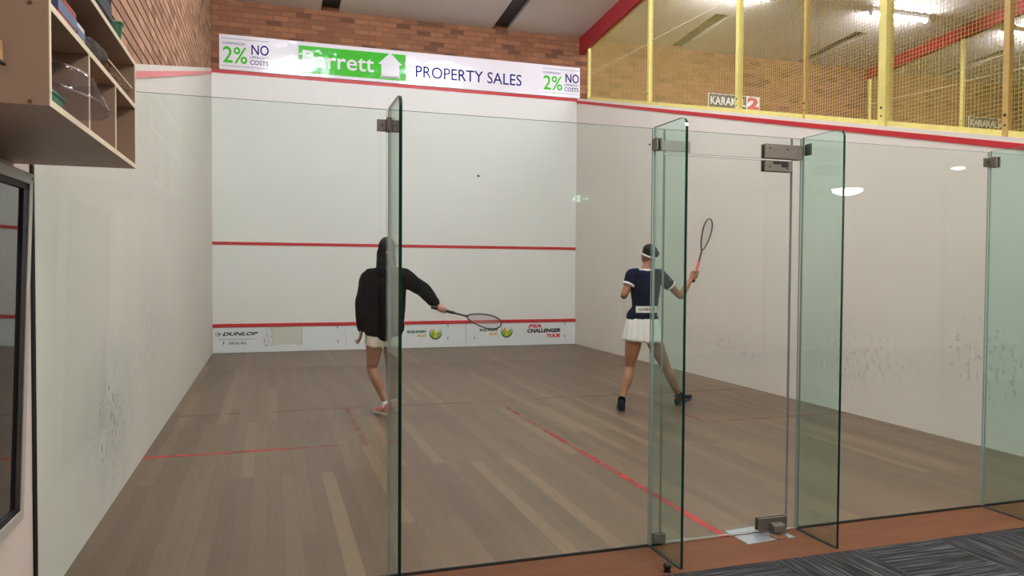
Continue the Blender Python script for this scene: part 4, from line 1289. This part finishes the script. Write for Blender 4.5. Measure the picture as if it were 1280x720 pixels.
# jacket
bm = bmesh.new()
hem = hip + V((0, 0, 0.075)); 
tube(bm, [(hem, 0.196, 0.145), (hem + V((0, 0, 0.05)), 0.202, 0.152), (hip.lerp(mid, 0.40), 0.192, 0.142), (hip.lerp(mid, 0.75), 0.192, 0.142), (mid + V((0, 0, -0.015)), 0.182, 0.118),
          (mid + V((0, 0, 0.045)), 0.092, 0.080), (mid + V((0, 0, 0.090)), 0.070, 0.070)], sd, n=28, sub=5)
for i, (a, b, c) in enumerate(((shL, elL, wrL), (shR, elR, wrR))):
    f = c.lerp(b, 0.06)
    tube(bm, [(a.lerp(mid, 0.35), 0.095, 0.088), (a, 0.090), (a.lerp(b, 0.5), 0.084), (b, 0.074), (b.lerp(c, 0.5), 0.064), (b.lerp(c, 0.85), 0.055), (f, 0.044)], (0, 1, 0), n=18, sub=5)
def jk(co, nn):
    q = V((co.x * 9, co.y * 9, co.z * 6)); q2 = V((co.x * 3, co.y * 3, co.z * 26))
    return co + nn * (0.011 * noise.noise(q) + 0.005 * noise.noise(q * 2.7) + 0.004 * noise.noise(q2))
baked('jacket', bm, M['fleece'], p1, 0.008, 4, jk)
for b, c in ((elL, wrL), (elR, wrR)):
    obj('cuff', tbm([(c.lerp(b, 0.10), 0.050), (c.lerp(b, 0.03), 0.050), (c.lerp(b, -0.05), 0.040)], (0, 1, 0), n=20, sub=4), M['rib'], p1, smooth=True)
obj('hem_band', tbm([(hem + V((0, 0, 0.035)), 0.203, 0.153), (hem + V((0, 0, -0.01)), 0.198, 0.148), (hem + V((0, 0, -0.025)), 0.190, 0.140)], sd, n=32, sub=4, cap=False), M['rib'], p1, smooth=True)
bm = bmesh.new()
tube(bm, [(mid + V((-0.115, -0.01, 0.052)), 0.040), (mid + V((-0.075, -0.085, 0.060)), 0.048), (mid + V((0.0, -0.110, 0.045)), 0.052), (mid + V((0.075, -0.085, 0.060)), 0.048), (mid + V((0.115, -0.01, 0.052)), 0.040)], (0, 0, 1), n=14, sub=5)
baked('hood', bm, M['fleece'], p1, 0.008, 3, jk)
# shorts
bm = bmesh.new()
tube(bm, [(hip + V((0, 0, 0.10)), 0.165, 0.122), (hip + V((0, 0, 0.06)), 0.178, 0.125), (hip + V((0, 0, 0.035)), 0.172, 0.090)], sd, n=24, sub=5)
for h, k in ((hpL, knL), (hpR, knR)):
    e = h.lerp(k, 0.235)
    tube(bm, [(h + V((0, 0, 0.02)), 0.094, 0.112), (h.lerp(k, 0.08), 0.096, 0.112), (e, 0.097, 0.112)], (1, 0, 0), n=20, sub=4, cap=False)
baked('shorts', bm, M['cream_cloth'], p1, 0.007, 3, wrinkle(0.007, 14, 4.0))
shoe(p1, heelL, toeL, M['coral'], M['sole_white'], M['sole_white'], anL)
shoe(p1, heelR, toeR, M['coral'], M['sole_white'], M['sole_white'], anR)
for a in (anL, anR):
    obj('sock', tbm([(V((a.x, a.y, 0.085)), 0.041, 0.044), (V((a.x, a.y, 0.112)), 0.0405, 0.0445)], (1, 0, 0), n=18, sub=3), M['white_cloth'], p1, smooth=True)
settle(p1)

# ---------------------------------------------------------------- player in navy shirt
Y2p = 3.48
p2 = thing('person', 'player in navy shirt, white skirt and headband lunging with racket raised, back turned', 'person', None, (4.62, Y2p, 0))
A = lambda x, y, d=0.0: at(x, y, Y2p + d)
hd = A(811.5, 319.5, 0.02)
shL, shR = A(790, 344), A(825, 345)
elL = A(780, 369, -0.02); wrL = elL + V((0.125, 0.185, 0.050))
elR = A(851, 370, 0.0)
butt = A(867.0, 351, 0.03); tipp = A(888.5, 271.5, 0.03)
tipp = butt + (tipp - butt).normalized() * 0.685
ax2, w2, n2 = racket('slim squash racket with pink grip raised by the player in navy', butt, tipp, V((0.89, 0.46, 0.0)), M['maroon'], M['pink'])
C2 = butt + ax2 * 0.070
wrR = C2 + V((-0.062, -0.015, -0.052))
hpL, hpR = A(793, 421, 0.0), A(815, 421, 0.0)
knL = A(786.5, 460, 0.03); anL = A(777, 500, -0.10); anL.z = 0.085
knR = A(833, 460, 0.02); anR = A(848.5, 494, 0.02); anR.z = 0.10
mid = (shL + shR) / 2; hip = (hpL + hpR) / 2
bm = bmesh.new()
sd = (shR - shL).normalized()
tube(bm, [(hip + V((0, 0, 0.055)), 0.146, 0.090), (hip + V((0, 0, 0.10)), 0.156, 0.112), (hip.lerp(mid, 0.42), 0.118, 0.085), (hip.lerp(mid, 0.78), 0.140, 0.105),
          (mid + V((0, 0, 0.0)), 0.128, 0.082), (mid + V((0.0, 0, 0.050)), 0.060, 0.055), (hd + V((-0.006, -0.014, -0.075)), 0.049, 0.052), (hd + V((0, -0.008, -0.03)), 0.049, 0.052)], sd, n=24, sub=5)
for a, b, c in ((shL, elL, wrL), (shR, elR, wrR)):
    tube(bm, [(a.lerp(mid, 0.2), 0.052), (a, 0.047), (a.lerp(b, 0.5), 0.041), (b, 0.036), (b.lerp(c, 0.35), 0.037), (c, 0.025, 0.022)], (0, 1, 0), n=14, sub=4)
hand_relaxed(bm, wrL, V((0.75, 0.62, 0.15)), V((-0.1, -0.1, 1)))
hand_grip(bm, wrR, C2, ax2, V((-0.75, -0.35, 0.0)))
heelL, toeL = V((anL.x - 0.025, anL.y - 0.050, 0.0)), V((anL.x + 0.085, anL.y + 0.190, 0.0))
heelR, toeR = V((anR.x - 0.040, anR.y - 0.030, 0.0)), V((anR.x + 0.195, anR.y + 0.085, 0.055))
for h, k, a, toe in ((hpL, knL, anL, toeL), (hpR, knR, anR, toeR)):
    cb = k.lerp(a, 0.30) + V((0, -0.018, 0))
    tube(bm, [(h + V((0, 0, 0.03)), 0.086, 0.095), (h.lerp(k, 0.3), 0.080, 0.086), (h.lerp(k, 0.75), 0.060, 0.062), (k, 0.050, 0.053), (cb, 0.052, 0.056), (k.lerp(a, 0.65), 0.039, 0.042), (a, 0.030, 0.034),
              (V((a.x, a.y, 0.045)), 0.030, 0.034)], (1, 0, 0), n=18, sub=5)
    tube(bm, [(V((a.x, a.y - 0.01, 0.045)), 0.026, 0.026), (V((a.x, a.y, 0)).lerp(toe, 0.5) + V((0, 0, 0.040)), 0.026, 0.016)], (1, 0, 0), n=12, sub=3)
W, B = head_shape(bm, hd, V((-0.28, 1, 0.0)), k=0.96)
baked('body', bm, M['skin_b'], p2, 0.0045, 3)
face_parts(W, B, p2)
bm = bmesh.new()
def capfn2(p):
    x, y, z = p
    if y > 0.035 and z < 0.05: y = 0.035 + (y - 0.035) * 0.12
    if z < -0.03:
        x *= 0.80; z = -0.03 + (z + 0.03) * 0.45
    return V((x, y, z))
ball(bm, hd + V((0, -0.008, 0.012)), (0.0775, 0.100, 0.110), B, 28, 20, capfn2)
ball(bm, hd + B @ V((0.008, -0.088, 0.020)), (0.040, 0.028, 0.040), B, 18, 12)
baked('hair', bm, M['hair'], p2, 0.005, 2, wrinkle(0.003, 42, 5.0, 0.4))
# headband, low at the nape and high on the brow
bm = bmesh.new(); n_ = 40; rg = []
for i in range(n_):
    a = 2 * PI * i / n_
    c = hd + V((0, -0.006, 0.0)) + B @ V((0.085 * math.cos(a), 0.103 * math.sin(a), 0.012 + 0.040 * math.sin(a)))
    o_ = B @ V((math.cos(a), math.sin(a), 0))
    rg.append([bm.verts.new(c + o_ * 0.003 * q + V((0, 0, 1)) * 0.0085 * z) for q, z in ((1, -1), (1, 1), (-1, 1), (-1, -1))])
for i in range(n_):
    P, Q = rg[i], rg[(i + 1) % n_]
    for j in range(4): bm.faces.new((P[j], P[(j + 1) % 4], Q[(j + 1) % 4], Q[j]))
obj('headband', bm, M['white_cloth'], p2, smooth=False)
# shirt
bm = bmesh.new()
hem = A(803, 399.5)
tube(bm, [(hem, 0.170, 0.128), (hem + V((0, 0, 0.03)), 0.167, 0.126), (hip.lerp(mid, 0.48), 0.138, 0.104), (hip.lerp(mid, 0.78), 0.158, 0.122), (mid + V((0, 0, -0.012)), 0.148, 0.098), (mid + V((0, 0, 0.022)), 0.120, 0.088), (mid + V((0, 0, 0.044)), 0.084, 0.074), (mid + V((0, 0, 0.056)), 0.066, 0.063)], sd, n=28, sub=5, cap=False)
for a, b in ((shL, elL), (shR, elR)):
    tube(bm, [(a.lerp(mid, 0.35), 0.076), (a, 0.068), (a.lerp(b, 0.28), 0.063), (a.lerp(b, 0.50), 0.060)], (0, 1, 0), n=18, sub=4, cap=False)
baked('shirt', bm, M['navy'], p2, 0.007, 3, wrinkle(0.006, 12, 7.0))
for a, b in ((shL, elL), (shR, elR)):
    e = a.lerp(b, 0.50); d = (b - a).normalized()
    o_ = obj('sleeve_trim', tbm([(e - d * 0.016, 0.0645), (e + d * 0.002, 0.0640)], (0, 1, 0), n=24, sub=3, cap=False), M['white_cloth'], p2, smooth=True)
    o_['label'] = 'white sleeve edge'
e = shR.lerp(elR, 0.26)
o_ = obj('sleeve_badge', tbm([(e + V((0.010, -0.052, 0.012)), 0.018, 0.006), (e + V((0.030, -0.046, -0.018)), 0.018, 0.006)], (1, 0, 0.6), n=12, sub=3), M['white_cloth'], p2)
bm = bmesh.new(); n_ = 30; rg = []
nk = mid + V((-0.002, 0.0, 0.056))
for i in range(n_):
    a = 2 * PI * i / n_
    rg.append([bm.verts.new(nk + V(((0.060 + q) * math.cos(a), (0.060 + q) * math.sin(a), 0.012 * z))) for q, z in ((0.010, -1), (0.002, 1), (-0.004, 1), (-0.004, -1))])
for i in range(n_):
    P, Q = rg[i], rg[(i + 1) % n_]
    for j in range(4): bm.faces.new((P[j], P[(j + 1) % 4], Q[(j + 1) % 4], Q[j]))
obj('collar', bm, M['white_cloth'], p2, smooth=True)
# white name patch across the lower back, following the curve
lab0, lab1 = A(790.5, 386), A(815, 386)
cz = (lab0.z + lab1.z) / 2
bm = bmesh.new(); bt = bmesh.new()
cxm = hip.lerp(mid, 0.32).x - 0.005
def backpt(x, z, off):
    u = max(-0.98, min(0.98, (x - cxm) / 0.158))
    return V((x, Y2p - 0.121 * math.sqrt(1 - u * u) - off, z))
def patchgrid(b, x0, x1, z0, z1, off, n=14):
    g = [[b.verts.new(backpt(x0 + (x1 - x0) * i / n, z0 + (z1 - z0) * j, off)) for j in (0, 1)] for i in range(n + 1)]
    for i in range(n): b.faces.new((g[i][0], g[i + 1][0], g[i + 1][1], g[i][1]))
patchgrid(bm, lab0.x, lab1.x, cz - 0.034, cz + 0.032, 0.006)
pt = obj('name_patch', bm, M['white_cloth'], p2); sm = pt.modifiers.new('s', 'SOLIDIFY'); sm.thickness = 0.003; sm.offset = 0
x = lab0.x + 0.022
while x < lab1.x - 0.03:
    w_ = random.uniform(0.008, 0.018); patchgrid(bt, x, x + w_, cz - random.uniform(0.010, 0.016), cz + random.uniform(0.008, 0.016), 0.0085, 3); x += w_ + 0.006
obj('printed_marks', bt, M['txt_grey'], pt)
# pleated skirt
bm = bmesh.new(); n_ = 120; rows = 10; rg = []
top = A(803, 400); bot = A(804.5, 426)
for r in range(rows + 1):
    f = r / rows
    c = top.lerp(bot, f) + V((0, 0, 0.03 * (1 - f)))
    ring = []
    for i in range(n_):
        a = 2 * PI * i / n_
        k = 0.012 * f * math.sin(a * 17 + 0.8 * math.sin(3 * a)) + 0.006 * f * math.sin(a * 7 + 1)
        rx = 0.162 + 0.058 * f ** 0.8 + k; ry = 0.122 + 0.045 * f ** 0.8 + k
        ring.append(bm.verts.new(c + V((rx * math.cos(a), ry * math.sin(a), -0.012 * f * math.cos(a + 0.4)))))
    rg.append(ring)
for P, Q in zip(rg, rg[1:]):
    for j in range(n_): bm.faces.new((P[j], P[(j + 1) % n_], Q[(j + 1) % n_], Q[j]))
o_ = obj('skirt', bm, M['white_cloth'], p2, smooth=True); sm = o_.modifiers.new('s', 'SOLIDIFY'); sm.thickness = 0.003
bm = bmesh.new()
tube(bm, [(hip + V((0, 0, 0.10)), 0.160, 0.118), (hip + V((0, 0, 0.055)), 0.160, 0.098)], sd, n=24, sub=3)
for h, k in ((hpL, knL), (hpR, knR)):
    tube(bm, [(h, 0.088, 0.098), (h.lerp(k, 0.03), 0.088, 0.096)], (1, 0, 0), n=18, sub=3)
baked('under_shorts', bm, M['white_cloth'], p2, 0.008, 3)
shoe(p2, heelL, toeL, M['black_shoe'], M['sole_dark'], M['black'], anL)
shoe(p2, heelR, toeR, M['black_shoe'], M['sole_dark'], M['orange'], anR)
for a in (anL, anR):
    obj('sock', tbm([(V((a.x, a.y, 0.088)), 0.039, 0.041), (V((a.x, a.y, 0.112)), 0.0385, 0.0415)], (1, 0, 0), n=18, sub=3), M['fleece'], p2, smooth=True)
settle(p2)

# ================================================================== WORLD AND VIEW
w = bpy.data.worlds.new('world'); scene.world = w; w.use_nodes = True
bg = w.node_tree.nodes.get('Background') or w.node_tree.nodes.new('ShaderNodeBackground')
bg.inputs[0].default_value = (0.9, 0.92, 1.0, 1); bg.inputs[1].default_value = 0.05
vs = scene.view_settings
vs.view_transform = 'Standard'; vs.look = 'None'; vs.gamma = 1.0; vs.use_curve_mapping = False
vs.exposure = 0.0
cy = scene.cycles
cy.use_denoising = True
cy.max_bounces = 12; cy.diffuse_bounces = 5; cy.glossy_bounces = 4; cy.transparent_max_bounces = 40; cy.transmission_bounces = 6
cy.sample_clamp_indirect = 6.0
